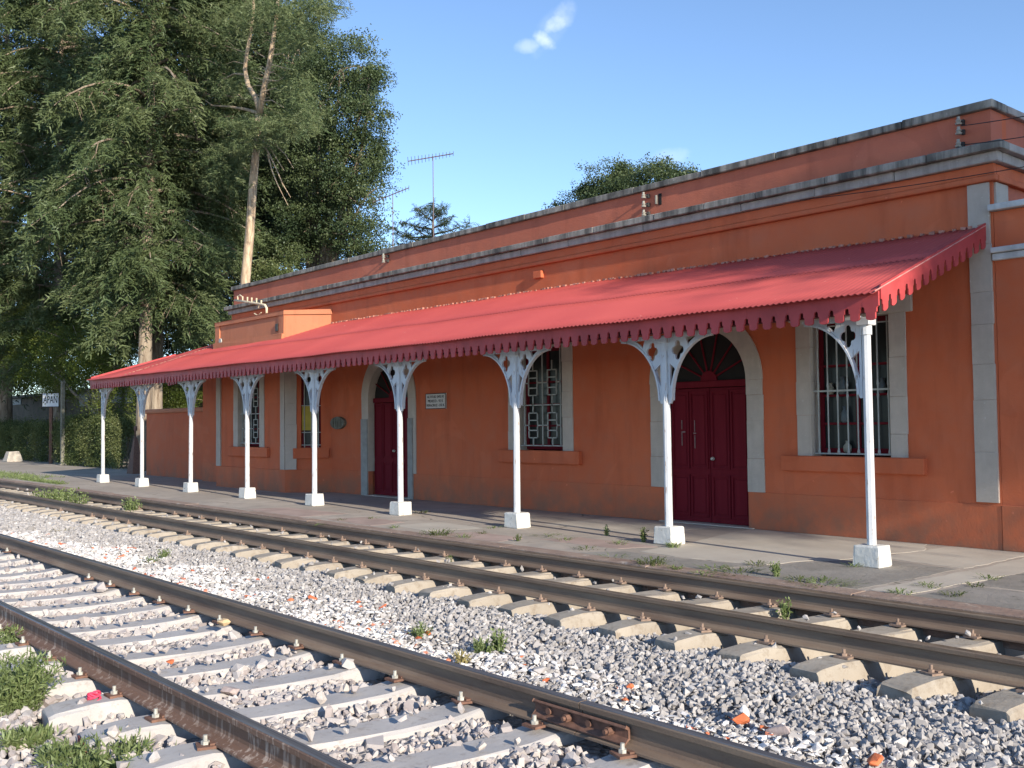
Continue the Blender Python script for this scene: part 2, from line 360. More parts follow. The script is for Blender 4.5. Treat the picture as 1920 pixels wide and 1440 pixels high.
def platform():
    m = NM('platform_concrete')
    big = m.noise(.45, 6, .6); a = m.mix(m.ramp(big, [(.38, 0), (.62, 1)]), (.33, .285, .235), (.42, .365, .305))
    a = m.mix(m.ramp(m.noise(2.6, 6, .65), [(.45, 0), (.72, .7)]), a, (.25, .225, .20))
    a = m.mix(m.ramp(m.noise(13, 5, .7), [(.62, 0), (.7, .5)]), a, (.42, .38, .33))
    vo = m.node('TexVoronoi'); vo.feature = 'DISTANCE_TO_EDGE'; vo.inputs['Scale'].default_value = .8
    wr = m.node('Mix'); wr.data_type = 'VECTOR'; wr.inputs[0].default_value = .16
    nz = m.node('TexNoise'); nz.inputs['Scale'].default_value = 2.5; nz.inputs['Detail'].default_value = 7; m.link(m.pos, nz.inputs['Vector'])
    m.link(m.pos, wr.inputs[4]); m.link(nz.outputs['Color'], wr.inputs[5]); m.link(wr.outputs[1], vo.inputs['Vector'])
    cr = m.ramp(vo.outputs['Distance'], [(.0, 1), (.010, 0)])
    mu = m.node('Math'); mu.operation = 'MULTIPLY'; m.link(cr, mu.inputs[0]); m.link(m.ramp(m.noise(.9, 3), [(.48, 0), (.6, .9)]), mu.inputs[1])
    a = m.mix(mu.outputs[0], a, (.055, .055, .04)); m.col(a); m.rough(.92)
    sb = m.node('Math'); sb.operation = 'SUBTRACT'; m.link(m.noise(16, 7, .7), sb.inputs[0]); m.link(mu.outputs[0], sb.inputs[1])
    m.bump(sb.outputs[0], .6, .012)
    b = MB().box(-130, 14, 8.06, 13.2, -.62, -.05); b.box(-130, -25.3, 13.2, 30, -.62, -.056)
    p = b.build('platform', m.m); tag(p, 'worn grey concrete platform running between the track and the station wall', kind='structure')
    lite = NM('light_slab'); a = lite.mix(lite.ramp(lite.noise(1.5, 6), [(.35, 0), (.65, 1)]), (.41, .37, .31), (.48, .44, .37))
    a = lite.mix(lite.ramp(lite.noise(8, 6, .7), [(.6, 0), (.75, .5)]), a, (.27, .25, .21)); lite.col(a); lite.rough(.9); lite.bump(lite.noise(25, 6), .4, .006)
    pink = simple('pinkish_slab', (.37, .28, .24), .9, .2, 2, .4, .006)
    dk = NM('dark_asphalt'); a = dk.mix(dk.ramp(dk.noise(1.6, 6, .65), [(.35, 0), (.65, 1)]), (.205, .19, .165), (.28, .26, .23))
    a = dk.mix(dk.ramp(dk.noise(6, 6, .7), [(.58, 0), (.66, .6)]), a, (.10, .095, .075)); dk.col(a); dk.rough(.95); dk.bump(dk.noise(20, 7, .7), .9, .014)
    def patch(poly, mat, h, amp=.02):
        pts = []
        for i in range(len(poly)):
            a = Vector(poly[i]); b = Vector(poly[(i+1) % len(poly)]); n = max(2, int((b-a).length/.12))
            for k in range(n):
                q = a.lerp(b, k/n); pts.append((q.x+random.uniform(-amp, amp), q.y+random.uniform(-amp, amp)))
        MB().prism(pts, -.052, -.05+min(h*.55, .0035)).build('paving_slab', mat, p)
    patch([(-8.15, 9.02), (-7.41, 8.93), (-6.42, 9.10), (-6.33, 9.62), (-6.05, 10.1), (-5.85, 11.4), (-6.1, 11.93), (-8.7, 11.93), (-8.3, 10.2)], lite.m, 0.0057)
    patch([(-4.86, 8.42), (-4.50, 8.36), (-4.40, 9.6), (-4.32, 10.5), (-4.45, 11.9), (-4.78, 11.9), (-4.74, 10.6), (-4.80, 9.3)], lite.m, 0.0084)
    patch([(-5.9, 10.45), (-4.85, 10.3), (-4.83, 11.9), (-5.8, 11.92)], lite.m, 0.0043)
    patch([(-6.6, 8.38), (-4.95, 8.4), (-4.88, 9.3), (-4.88, 10.2), (-5.95, 10.4), (-6.1, 9.9), (-6.3, 9.5), (-6.38, 9.05)], dk.m, 0.0039)
    patch([(-4.42, 8.4), (-3.0, 8.4), (-3.0, 9.3), (-4.35, 9.25)], dk.m, 0.0066)
    patch([(-4.33, 9.36), (-2.6, 9.4), (-2.4, 11.9), (-4.38, 11.9)], dk.m, 0.0048)
    patch([(-8.6, 8.4), (-6.7, 8.38), (-6.45, 9.02), (-7.4, 8.86), (-8.3, 8.9)], dk.m, 0.0034)
    patch([(-9.9, 9.0), (-8.5, 9.0), (-8.3, 9.5), (-9.7, 9.55)], pink, 0.0048)
    patch([(-11.6, 8.45), (-10.1, 8.42), (-10.2, 8.95), (-11.2, 9.02)], pink, 0.0039)
    patch([(-12.9, 8.7), (-11.9, 8.6), (-11.5, 9.4), (-12.8, 9.5)], lite.m, 0.0030)
    patch([(-14.6, 8.5), (-13.1, 8.42), (-13.2, 9.1), (-14.4, 9.2)], pink, 0.0043)
    patch([(-17.5, 8.45), (-15.3, 8.42), (-15.2, 9.3), (-17.2, 9.2)], pink, 0.0034)
    patch([(-11.4, 10.4), (-9.4, 10.4), (-9.2, 11.9), (-11.3, 11.9)], lite.m, 0.0034)
    edge = NM('rust_stained_edge'); a = edge.mix(edge.ramp(edge.noise(3, 6), [(.35, 0), (.65, 1)]), (.23, .155, .12), (.31, .23, .18))
    a = edge.mix(edge.ramp(edge.noise(6, 6, .65), [(.62, 0), (.70, .7)]), a, (.52, .48, .42)); edge.col(a); edge.rough(.95); edge.bump(edge.noise(18, 7, .7), .9, .015)
    # edge course in separate lengths with open joints
    x = -60.0
    while x < 12:
        l = 2.4; wd = 8.30+random.uniform(-.02, .05)
        MB().box(x+.006, x+l-.006, 8.052, wd, -.3, -.034+random.uniform(-.004, .004)).build('edge_stone', edge.m, p, bevel=.008)
        x += l
    return p
PLATFORM = platform()

# ------------------------------------------------------------------ railway tracks
def rail_profile():
    h = .168; hw = .035; fw = .070; ww = .009
    pts = [(-fw, -h), (fw, -h), (fw, -h+.012), (ww+.012, -h+.030), (ww, -h+.045), (ww, -.045), (hw-.002, -.036), (hw, -.010), (hw-.004, -.003), (hw-.014, 0),
           (-hw+.014, 0), (-hw+.004, -.003), (-hw, -.010), (-hw+.002, -.036), (-ww, -.045), (-ww, -h+.045), (-ww-.012, -h+.030), (-fw, -h+.012)]
    return pts
def make_rail(name, xs, yc, zt, parent, body, top):
    pr = rail_profile(); n = len(pr); v = []; f = []; off = rel(parent)
    for x in xs:
        for (a, b) in pr: v.append((x-off.x, yc+a-off.y, zt+b-off.z))
    for i in range(len(xs)-1):
        for j in range(n): f.append((i*n+j, (i+1)*n+j, (i+1)*n+(j+1) % n, i*n+(j+1) % n))
    f.append(tuple(range(n))); f.append(tuple((len(xs)-1)*n+j for j in reversed(range(n))))
    me = mk(name, v, f, body); me.materials.append(top)
    for p in me.polygons:
        if p.center.z+off.z > zt-.0045: p.material_index = 1
    bm = bmesh.new(); bm.from_mesh(me); bmesh.ops.recalc_face_normals(bm, faces=bm.faces); bm.to_mesh(me); bm.free()
    return mesh_obj(name, me, parent)
def sleeper_mesh(name, half, mat, chip=0, seed=0, mid=.055, tw=.115, bw=.15):
    r = random.Random(seed); ys = [-half, -half+.04, -half+.25, -.85, -.55, -.2, .2, .55, .85, half-.25, half-.04, half]
    v = []; f = []
    for y in ys:
        d = 0 if abs(y) > .7 else mid*min(1, (.7+.15-abs(y))/.4) if abs(y) > .3 else mid
        d += .035*max(0, (abs(y)-.98)/.3)
        e = 1.0 if abs(y) < half-.01 else .97
        for (x, z) in [(-bw, -.21), (-bw+.008, -.13), (-tw-.012, -.02), (-tw+.008, 0), (tw-.008, 0), (tw+.012, -.02), (bw-.008, -.13), (bw, -.21)]:
            j = r.uniform(-chip, chip)
            v.append((x*e+j, y+r.uniform(-chip, chip), z-d+(0 if abs(y) < half-.01 else -.012)+j*.6))
    n = 8
    for i in range(len(ys)-1):
        for j in range(n): f.append((i*n+j, i*n+(j+1) % n, (i+1)*n+(j+1) % n, (i+1)*n+j))
    f.append(tuple(reversed(range(n)))); f.append(tuple((len(ys)-1)*n+j for j in range(n)))
    me = mk(name, v, f, mat); bm = bmesh.new(); bm.from_mesh(me); bmesh.ops.recalc_face_normals(bm, faces=bm.faces); bm.to_mesh(me); bm.free(); return me
def clip_mesh(name, boltmat, platemat):
    m = MB(); m.box(-.055, .055, -.055, .06, 0, .014); m.box(-.04, .04, .01, .075, .014, .024)
    nv = len(m.f)
    m.tube([(0, -.01, .01), (0, -.01, .032)], .022, 6); m.tube([(0, -.01, .03), (0, -.01, .062)], .0115, 8)
    me = mk(name, m.v, m.f, platemat); me.materials.append(boltmat)
    for i, p in enumerate(me.polygons): p.material_index = 1 if i >= nv else 0
    return me
def track(name, label, yc, zt, cant, x0, x1, sp, anchor, mats, rails_x, seedb):
    t = empty(name, (0, yc, zt-.178)); tag(t, label, 'railway track')
    half_g = .75
    hb = .75/math.cos(.155)
    for sgn in (-1, 1):
        segs = rails_x if sgn == 1 else [rails_x[0][0], rails_x[-1][1]] and [(rails_x[0][0], rails_x[-1][1])]
        for (a, b) in segs:
            make_rail('rail', list(np.linspace(a, b, 30)), yc+sgn*half_g, zt+sgn*cant/2, t, mats['rail'] if sgn == 1 else mats['rail_near'], mats['top'])
    sm = [sleeper_mesh('sleeper', 1.25, mats['sleeper'], .006 if seedb < 10 else .010, seedb+k, mats.get('mid', .055), .128 if seedb < 10 else .115) for k in range(4)]
    cm = clip_mesh('rail_fastening', mats['bolt'], mats['plate'])
    k0 = math.ceil((x0-anchor)/sp); k1 = math.floor((x1-anchor)/sp)
    tilt = math.atan2(cant, 1.5)
    for k in range(k1, k0-1, -1):
        x = anchor+k*sp
        s = mesh_obj('sleeper', sm[random.randrange(4)], t, (x+random.uniform(-.012, .012), 0, 0), (tilt, 0, -.155+random.uniform(-.012, .012)), (1, random.choice((1, -1)), 1))
        if name == 'near_track' and abs(x+5.63) < .1:
            MB().plate([(-.140, -.19), (.140, -.19), (.118, -.052), (-.118, -.052)], [], -1.256, -1.2505, XZ).build('painted_end', REDPAINT, s, local=True)
        if x > -24:
            for sg in (-1, 1):
                for side in (-1, 1):
                    if side == 1 and x < -12: continue
                    mesh_obj('rail_fastening', cm, s, (random.uniform(-.01, .01), sg*hb+side*.092, .001), (0, 0, .155 if side == -1 else PI+.155))
    return t
near = track('near_track', 'nearest track in the foreground with pale concrete sleepers and dark worn rails', 3.095, 0, 0, -70, 1.5, .668, -5.63,
    dict(rail=RUST, rail_near=RUST_SPLASH, top=RAILTOP, sleeper=SLEEP, bolt=BOLT, plate=PLATE), [(-90, -3.905), (-3.898, 2)], 3)
far = track('far_track', 'further track beside the platform edge with raised tan concrete sleepers', 7.245, -.0225, -.045, -60, 2, .627, -5.02,
    dict(rail=RUST, rail_near=RUST, top=RAILTOP2, sleeper=SLEEP2, bolt=BOLT2, plate=BOLT2, mid=.02), [(-130, 2)], 13)
def fishplate():
    # joint bar of the nearer rail of the pair on the platform side of the foreground track
    yc = 3.845; fp = MB()
    prof = [(-.052, -.140), (-.020, -.118), (-.020, -.062), (-.046, -.048), (-.052, -.052), (-.056, -.060), (-.034, -.072), (-.034, -.112), (-.062, -.136), (-.062, -.148)]
    fp.plate([(a, b) for a, b in prof], [], -4.25, -3.55, lambda a, b, c: (c, yc+a, b))
    o = fp.build('fishplate', PLATE, near, bevel=.003)
    fp2 = MB().plate([(-a, b) for a, b in prof], [], -4.25, -3.55, lambda a, b, c: (c, yc+a, b)).build('fishplate', PLATE, near, bevel=.003)
    for i, x in enumerate((-4.13, -3.97, -3.82, -3.66)):
        b = MB()
        if i % 2: b.tube([(x, yc-.030, -.093), (x, yc-.078, -.093)], .021, 6); b.tube([(x, yc-.078, -.093), (x, yc-.095, -.093)], .012, 8)
        else: b.tube([(x, yc-.030, -.093), (x, yc-.052, -.093)], .019, 12)
        b.build('joint_bolt', PLATE, near)
fishplate()
# red painted sleeper end at the near edge

# ------------------------------------------------------------------ the station building
def joint_jitter(a): return random.uniform(-a, a)
B = empty('station_building', (-15.3, 12, -.05)); tag(B, 'long single storey orange station building with grey stone cornice', 'station building')
XL, XR, YF = -25.4, -5.2, 12.0
D2 = (-10.30, -8.755); D1 = (-18.74, -17.22)
W3 = (-7.69, -6.553, 1.02, 2.84); W2 = (-13.76, -12.591, 1.02, 2.84)
holes = [arch_poly(D2[0], D2[1], -.0, 2.08), arch_poly(D1[0], D1[1], -.0, 2.05), rect(*W3), rect(*W2)]
def wallplate():
    # door openings reach the ground: cut them out of the outline itself
    out = [(XL-2.0, -.05)]
    def dooropening(x0, x1, zs):
        a = arch_poly(x0, x1, -.05, zs)[2:]          # right springing .. left springing
        return [(x0, -.05)] + list(reversed(a)) + [(x1, -.05)]
    out += dooropening(D1[0]-.06, D1[1]+.06, 2.05) + dooropening(D2[0]-.06, D2[1]+.06, 2.08)
    out += [(XR, -.05), (XR, 5.15), (XL, 5.15), (XL, 3.55), (XL-2.0, 3.35)]
    hx = lambda w_: rect(w_[0]-.06, w_[1]+.06, w_[2]-.02, w_[3]+.06)
    m = MB().plate(out, [hx(W3), hx(W2)], YF, YF+.42, XZ)
    return m
wl = wallplate().build('front_wall', ORANGE, B)
up = MB().box(XL-.003, XR+.003, YF-.004, YF+.3, 4.725, 5.148).build('parapet', ORANGE_HI, B)
MB().box(XR-.42, XR, YF+.42, YF+9, -.05, 5.15).build('end_wall', ORANGE_HI, B)
MB().box(XL, XL+.42, YF+.42, YF+9, -.05, 5.15).build('end_wall', ORANGE_HI, B)
MB().box(XL, XR, YF+9, YF+9.4, -.05, 5.15).build('back_wall', ORANGE_HI, B)
MB().box(XL+.42, XR-.42, YF+.42, YF+9, 4.3, 4.5).build('roof_slab', CORN, B)
MB().box(XL-2, XL, YF+.42, YF+6, -.05, 3.3).build('side_room', ORANGE, B)
MB().box(XL+.42, XR-.42, YF+.9, YF+1.0, -.05, 4.3).build('dark_room_backing', DARK, B)  # near-black sheet behind the openings; shade of the unlit rooms put into its colour
# plinth, a hand proud of the wall, broken at the doors
for a, b in ((XL-2, D1[0]), (D1[1], D2[0]), (D2[1], XR+6.0)):
    if b > XR: b = XR
    MB().box(a, b, YF-.010, YF+.1, -.05, .475).build('plinth', PLINTH, B, bevel=.004)
def run_of_stones(name, x0, x1, y0, y1, z0, z1, mat, lens=(.9, 1.6), gap=.006, jz=.006, jy=.004, parent=B, bev=.010):
    x = x0
    while x < x1-.05:
        l = random.uniform(*lens)
        if x+l > x1-.3: l = x1-x
        a = random.uniform(0, jz); b = random.uniform(-jy, jy)
        MB().box(x+gap/2, x+l-gap/2, y0+b, y1, z0, z1+a).build(name, mat, parent, bevel=bev, jitter=.0025)
        x += l
run_of_stones('coping_stone', XL-.06, XR+.06, YF-.065, YF+.34, 5.152, 5.245, CORN, jz=.012)
run_of_stones('cornice_stone', XL-.22, XR+.20, YF-.20, YF+.02, 4.618, 4.712, CORN)
run_of_stones('cornice_stone', XL-.14, XR+.12, YF-.115, YF+.02, 4.497, 4.614, CORN2, (1.0, 1.9))
MB().box(XL-.05, XR+.045, YF-.045, YF+.02, 4.36, 4.494).build('frieze_band', ORANGE, B, bevel=.006)
MB().box(XL-.07, XR+.07, YF-.072, YF+.02, 4.285, 4.357).build('frieze_moulding', ORANGE, B, bevel=.02, seg=2)
# the same mouldings return along the end wall
for (d, z0, z1, m_, nm) in ((.065, 5.152, 5.245, CORN2, 'coping_stone'), (.20, 4.618, 4.712, CORN2, 'cornice_stone'), (.12, 4.497, 4.614, CORN2, 'cornice_stone'), (.045, 4.36, 4.494, ORANGE, 'frieze_band'), (.07, 4.285, 4.357, ORANGE, 'frieze_moulding')):
    MB().box(XR-.02, XR+d, YF+.345 if d == .065 else YF+.025, YF+9.2, z0, z1).build(nm, m_, B, bevel=.008)
# pilasters made of squared stones
def stone_pile(name, x0, x1, y0, y1, z0, z1, mat, lo=.28, hi=.6, parent=B, mapf=None, jig=.007):
    z = z0
    while z < z1-.02:
        h = random.uniform(lo, hi)
        if z+h > z1-.18: h = z1-z
        a, b = x0+joint_jitter(jig), x1+joint_jitter(jig)
        m = MB().box(a, b, y0+joint_jitter(.0015), y1, z+.0006, z+h-.0006)
        if mapf: m.v = [mapf(p) for p in m.v]
        m.build(name, mat, parent, bevel=.0035, jitter=.0012); z += h
stone_pile('pilaster_stone', -5.485, -5.225, YF-.03, YF+.03, .50, 4.28, PILS, .3, .62, jig=.007)
stone_pile('pilaster_stone', -5.215, XR+.03, YF+.035, YF+.36, 3.99, 4.28, PILS)
# doorways
def doorway(x0, x1, zs, ow, side_patches):
    stone_pile('jamb_stone', x0-ow, x0-.003, YF-.018, YF+.16, .475, zs, STONE)
    stone_pile('jamb_stone', x1+.003, x1+ow, YF-.018, YF+.16, .475, zs, STONE)
    c = (x0+x1)/2; r = (x1-x0)/2+.003; n = 9
    for i in range(n):
        a0 = PI*i/n+.0012; a1 = PI*(i+1)/n-.0012; pts = [(c+(r+ow)*math.cos(a0+(a1-a0)*k/3), zs+(r+ow)*math.sin(a0+(a1-a0)*k/3)) for k in range(4)] + \
            [(c+r*math.cos(a1+(a0-a1)*k/3), zs+r*math.sin(a1+(a0-a1)*k/3)) for k in range(4)]
        MB().plate(pts, [], YF-.018-random.uniform(0, .004), YF+.16, XZ).build('arch_stone', STONE, B, bevel=.0025)
    # leaves of the door, set back in the opening
    y = YF+.13; w = (x1-x0)
    d = empty('double_door', (c, y, -.05), parent=B); d.location = Vector((c, y, -.05))-B.location
    loc = Vector((c, y, -.05))
    def sub(mb, nm, mat, **k):
        mb.v = [(p[0]-loc.x, p[1]-loc.y, p[2]-loc.z) for p in mb.v]; return mb.build(nm, mat, d, local=True, **k)
    for s in (-1, 1):
        a, b = (x0+.02, c-.004) if s < 0 else (c+.004, x1-.02)
        sub(MB().box(a, b, y, y+.05, -.03, zs-.09), 'door_leaf', DOOR, bevel=.004)
        lw = b-a
        for (z0, z1) in ((.08, .66), (.80, 1.92)):
            for q in (0, 1):
                u0 = a+.06+q*(lw/2-.02); u1 = u0+lw/2-.10
                sub(MB().plate(rect(u0-.028, u1+.028, z0-.028, z1+.028), [rect(u0, u1, z0, z1)], y-.018, y+.002, XZ), 'door_panel', DOOR, bevel=.004)
                sub(MB().box(u0+.03, u1-.03, y-.012, y+.002, z0+.03, z1-.03), 'door_panel', DOOR, bevel=.008)
    sub(MB().box(x0+.02, x1-.02, y-.035, y+.06, zs-.08, zs+.02), 'transom', DOOR, bevel=.008)
    # fanlight with radiating bars
    R = r-.02
    sub(MB().plate([(c+R*math.cos(PI*i/20), zs+.02+R*math.sin(PI*i/20)*.97) for i in range(21)], [], y+.02, y+.03, XZ), 'fanlight_glass', DARK)
    for k in range(1, 7):
        a = PI*k/7
        sub(MB().tube([(c+.12*math.cos(a), y+.0, zs+.02+.12*math.sin(a)), (c+R*math.cos(a), y+.0, zs+.02+R*.97*math.sin(a))], .014, 6), 'fanlight_bar', DOOR)
    sub(MB().plate([(c+.15*math.cos(PI*i/10), zs+.02+.15*math.sin(PI*i/10)) for i in range(11)], [], y-.015, y+.015, XZ), 'fanlight_hub', DOOR)
    sub(MB().tube([(c+.07, y-.001, .93), (c+.07, y-.035, .93)], .012, 8).tube([(c+.07, y-.03, .93), (c+.07, y-.065, .93)], [.03, .02], 10), 'door_knob', BOLT)
    MB().box(x0-.1, x1+.1, YF-.06, YF+.4, -.051, -.035).build('threshold', STONE, B, bevel=.004)
    if side_patches:
        MB().box(x0-.27, x0-.02, YF-.045, YF-.0, -.05, 1.62).build('cement_post', simple('cement_post', (.30, .30, .28), .9, .15, 7), B, bevel=.006)
        MB().box(x1+.005, x1+.17, YF-.045, YF-.0, -.05, 1.62).build('cement_post', bpy.data.materials['cement_post'], B, bevel=.006)
    return d
dr2 = doorway(D2[0], D2[1], 2.08, .282, False)
dr1 = doorway(D1[0], D1[1], 2.05, .27, True)
# pale scuffs on the right door leaf: small screwed iron plates and a hasp
for (dx, z, w_, h_) in ((-.52, 1.44, .012, .14), (-.27, 1.42, .012, .17), (-.52, 1.22, .012, .2), (-.27, 1.18, .012, .2), (-.49, 1.33, .07, .02), (-.27, 1.31, .05, .02)):
    MB().box(-9.53+dx-w_/2, -9.53+dx+w_/2, YF+.105, YF+.112, z-h_/2, z+h_/2).build('iron_strap', simple('worn_iron', (.22, .15, .14), .6, .3, 30), B)

def window(x0, x1, z0, z1, ow, kind, yf=YF, P=None, lint=True, deep=.2, surround=True):
    P = P or B
    if surround:
        stone_pile('jamb_stone', x0-ow, x0-.003, yf-.02, yf+.24, z0-.018, z1, STONE)
        stone_pile('jamb_stone', x1+.003, x1+ow, yf-.02, yf+.24, z0-.018, z1, STONE)
        MB().box(x0-ow-.1, x1+ow+.1, yf-.03, yf+.19, z1+.002, z1+.22).build('lintel', STONE, P, bevel=.008)
    c = (x0+x1)/2; y = yf+deep
    loc = Vector((c, y, z0)); d = empty('window', parent=P); d.location = loc-P.location
    def sub(mb, nm, mat, **k):
        mb.v = [(p[0]-loc.x, p[1]-loc.y, p[2]-loc.z) for p in mb.v]; return mb.build(nm, mat, d, local=True, **k)
    # dark red casement
    n = 2; fw = .06
    sub(MB().plate(rect(x0, x1, z0, z1), [rect(x0+fw, c-.03, z0+.09, z1-.07), rect(c+.03, x1-fw, z0+.09, z1-.07)], y, y+.05, XZ), 'casement', DOOR, bevel=.004)
    for (a, b) in ((x0+fw, c-.03), (c+.03, x1-fw)):
        for zz in (z0+.42, z0+.8, z0+1.2):
            sub(MB().box(a, b, y+.006, y+.04, zz-.016, zz+.016), 'glazing_bar', DOOR)
        sub(MB().box(a, b, y+.022, y+.027, z0+.09, z1-.07), 'window_pane', GLASS)
    yb = yf+.05
    if kind == 'bars':
        nb = 8; xs = [x0+.07+(x1-x0-.12)*i/(nb-1) for i in range(nb)]
        for x in xs:
            m = MB(); r = .0105; zm = z0+.86
            m.tube([(x, yb, z0+.03), (x, yb, z0+.05), (x, yb, z0+.09), (x, yb, zm-.14), (x, yb, zm-.07), (x, yb, zm-.04), (x, yb, zm+.04), (x, yb, zm+.07), (x, yb, zm+.14), (x, yb, z1-.02)],
                   [.018, .020, r, r, .016, .011, .011, .016, r, r], 8)
            sub(m, 'window_bar', BARS, smooth=False)
        for zz in (z0+.86,): sub(MB().box(x0, x1, yb-.006, yb+.006, zz-.012, zz+.012), 'cross_bar', BARS)
        sub(MB().box(x0, x1, yb-.012, yb+.012, z0+.01, z0+.03), 'cross_bar', BARS)
        sub(MB().box(x0, x1, yb-.006, yb+.006, z1-.10, z1-.085), 'cross_bar', BARS)
    else:
        r = .0095; zb = z0+.07; W = x1-x0; H = z1-z0
        def bar(a, b):
            mb = MB(); (xa, za), (xb, zb_) = a, b
            mb.box(min(xa, xb)-r, max(xa, xb)+r, yb-r, yb+r, min(za, zb_)-r, max(za, zb_)+r); sub(mb, 'grille_bar', BARS)
        n = 2 if W < .9 else 2
        xs_v = [x0+.12*W/1.16, x0+.5*W+.02, x1-.10*W/1.16]
        for x in xs_v: bar((x, zb), (x, z1-.02))
        bar((x0+.01, zb), (x1-.01, zb)); bar((x0+.01, zb+.72), (x1-.01, zb+.72))
        for cxx in (x0+.30*W, x0+.73*W):
            hw = .115*W/1.16*1.0
            for base in (0, .72):
                zz0 = zb+.14+base*1.05; zz1 = zz0+.44
                bar((cxx-hw, zz0), (cxx+hw, zz0)); bar((cxx-hw, zz1), (cxx+hw, zz1)); bar((cxx-hw, zz0), (cxx-hw, zz1)); bar((cxx+hw, zz0), (cxx+hw, zz1))
                bar((cxx-hw, zz0+.13), (cxx+hw, zz0+.13)); bar((cxx-hw, zz0+.31), (cxx+hw, zz0+.31))
                bar((cxx, zz0-.14 if base == 0 else zz0-.19), (cxx, zz0)); bar((cxx, zz1), (cxx, min(z1-.02, zz1+.16)))
        for base in (0, .72):
            zz = zb+.14+base*1.05+.22; a, b = x0+.30*W, x0+.73*W; hw = .115*W/1.16
            bar((x0+.12*W/1.16, zz), (a-hw, zz)); bar((a+hw, zz), (b-hw, zz)); bar((b+hw, zz), (xs_v[2], zz))
    return d
window(W3[0], W3[1], W3[2], W3[3], .23, 'bars')
window(W2[0], W2[1], W2[2], W2[3], .265, 'grille')
for zz in (1.02+.42, 1.02+.8, 1.02+1.2):
    MB().box(W3[0]+.05, W3[1]-.05, YF+.13, YF+.20, zz-.012, zz+.012).build('window_shelf', DOOR, B)
JARM = simple('pale_ceramic', (.34, .33, .26), .5, .2, 12, 0); JARB = simple('blue_grey_ceramic', (.11, .14, .15), .4, .2, 12, 0)
for (xx, zz, hh, rr, mm, lb) in ((-7.27, 1.032+.02, .16, .055, JARM, 'small pale yellow pot low behind the bars of the right window'), (-7.30, 1.452, .22, .05, JARB, 'blue grey bottle on the lowest shelf behind the window bars'), (-7.32, 1.832, .24, .06, JARB, 'blue grey jug on the middle shelf behind the window bars'), (-7.50, 1.832, .16, .045, JARM, 'small pale jar beside the blue grey jug behind the bars'), (-6.75, 1.832, .2, .05, JARB, 'dusky jar at the right end of the barred window')):
    o = MB().tube([(xx, YF+.165, zz), (xx, YF+.165, zz+.03), (xx, YF+.165, zz+hh*.55), (xx, YF+.165, zz+hh*.8), (xx, YF+.165, zz+hh)], [rr*.7, rr, rr, rr*.4, rr*.5], 10).build('ceramic_jar', mm, None, smooth=True); tag(o, lb, 'jar')
MB().box(-8.15, -6.09, YF-.085, YF+.05, .80, 1.008).build('window_sill', ORANGE, B, bevel=.01)
MB().box(-14.24, -12.13, YF-.085, YF+.05, .78, 1.008).build('window_sill', ORANGE, B, bevel=.01)
# ring plates where the gutters once ran: little plaster bosses on the frieze
for (px, py) in ((1012, 515),):
    c = onY(px, py, YF); m = MB().box(c[0]-.11, c[0]+.11, YF-.07, YF+.01, c[2]-.07, c[2]+.06).build('wall_box', ORANGE, B, bevel=.01)
c = onY(1232, 375, YF); MB().tube([(c[0], YF-.02, c[2]-.07), (c[0], YF-.02, c[2]+.07)], .022, 8).build('overflow_hole', CORN, B)
MB().box(c[0]+.03, c[0]+.1, YF-.012, YF, c[2]-.09, c[2]+.09).build('overflow_hole', DARK, B, bevel=.02)
c = onY(637, 793, YF)
m = MB(); m.plate([(c[0]+.30*math.cos(2*PI*i/20), c[2]+.14*math.sin(2*PI*i/20)) for i in range(20)], [], YF-.07, YF, XZ)
VG = simple('grey_green_metal', (.15, .15, .12), .7, .3, 12, .3)
m.build('ventilator', VG, B, bevel=.015)
for k in (-2, -1, 0, 1, 2): MB().box(c[0]+k*.08-.015, c[0]+k*.08+.015, YF-.085, YF-.065, c[2]-.10, c[2]+.10).build('ventilator', VG, B)

# --- polygonal bay (telegraph office)
A0, A1, A2, A3 = (-25.42, 12.0), (-24.72, 11.2), (-21.03, 11.2), (-20.33, 12.0)
def seg_map(p, q):
    d = Vector((q[0]-p[0], q[1]-p[1])); L = d.length; d /= L; nrm = Vector((d.y, -d.x))
    def f(u, v, w_): return (p[0]+d.x*u-nrm.x*w_, p[1]+d.y*u-nrm.y*w_, v)
    return f, L, d, nrm
bayw = (-23.46, -22.31, 1.0, 2.78)
f1, L1, _, _ = seg_map(A1, A2)
f2, L2, d2v, n2v = seg_map(A2, A3)
f0, L0, _, _ = seg_map(A0, A1)
MB().plate(rect(0, L1, -.05, 4.08), [rect(bayw[0]-A1[0]-.06, bayw[1]-A1[0]+.06, bayw[2]-.02, bayw[3]+.06)], 0, .3, f1).build('bay_wall', ORANGE, B)
cw = (.36, .82, .98, 2.72)
MB().plate(rect(0, L2, -.05, 4.08), [rect(*cw)], 0, .25, f2).build('bay_wall', ORANGE, B)
MB().plate(rect(0, L0, -.05, 4.08), [], 0, .25, f0).build('bay_wall', ORANGE, B)
def band(z0, z1, out, mat, nm, bev=.006):
    o = out; pts = [(A0[0]-o, 12.02), (A0[0]-o, 12.0-o*.4), (A1[0]-o*.4, A1[1]-o), (A2[0]+o*.4, A2[1]-o), (A3[0]+o, 12.0-o*.4), (A3[0]+o, 12.02)]
    MB().prism(pts, z0, z1).build(nm, mat, B, bevel=bev)
band(4.075, 4.17, .05, BAYP, 'bay_coping', .01)
band(-.049, .475, .012, PLINTH, 'bay_plinth')
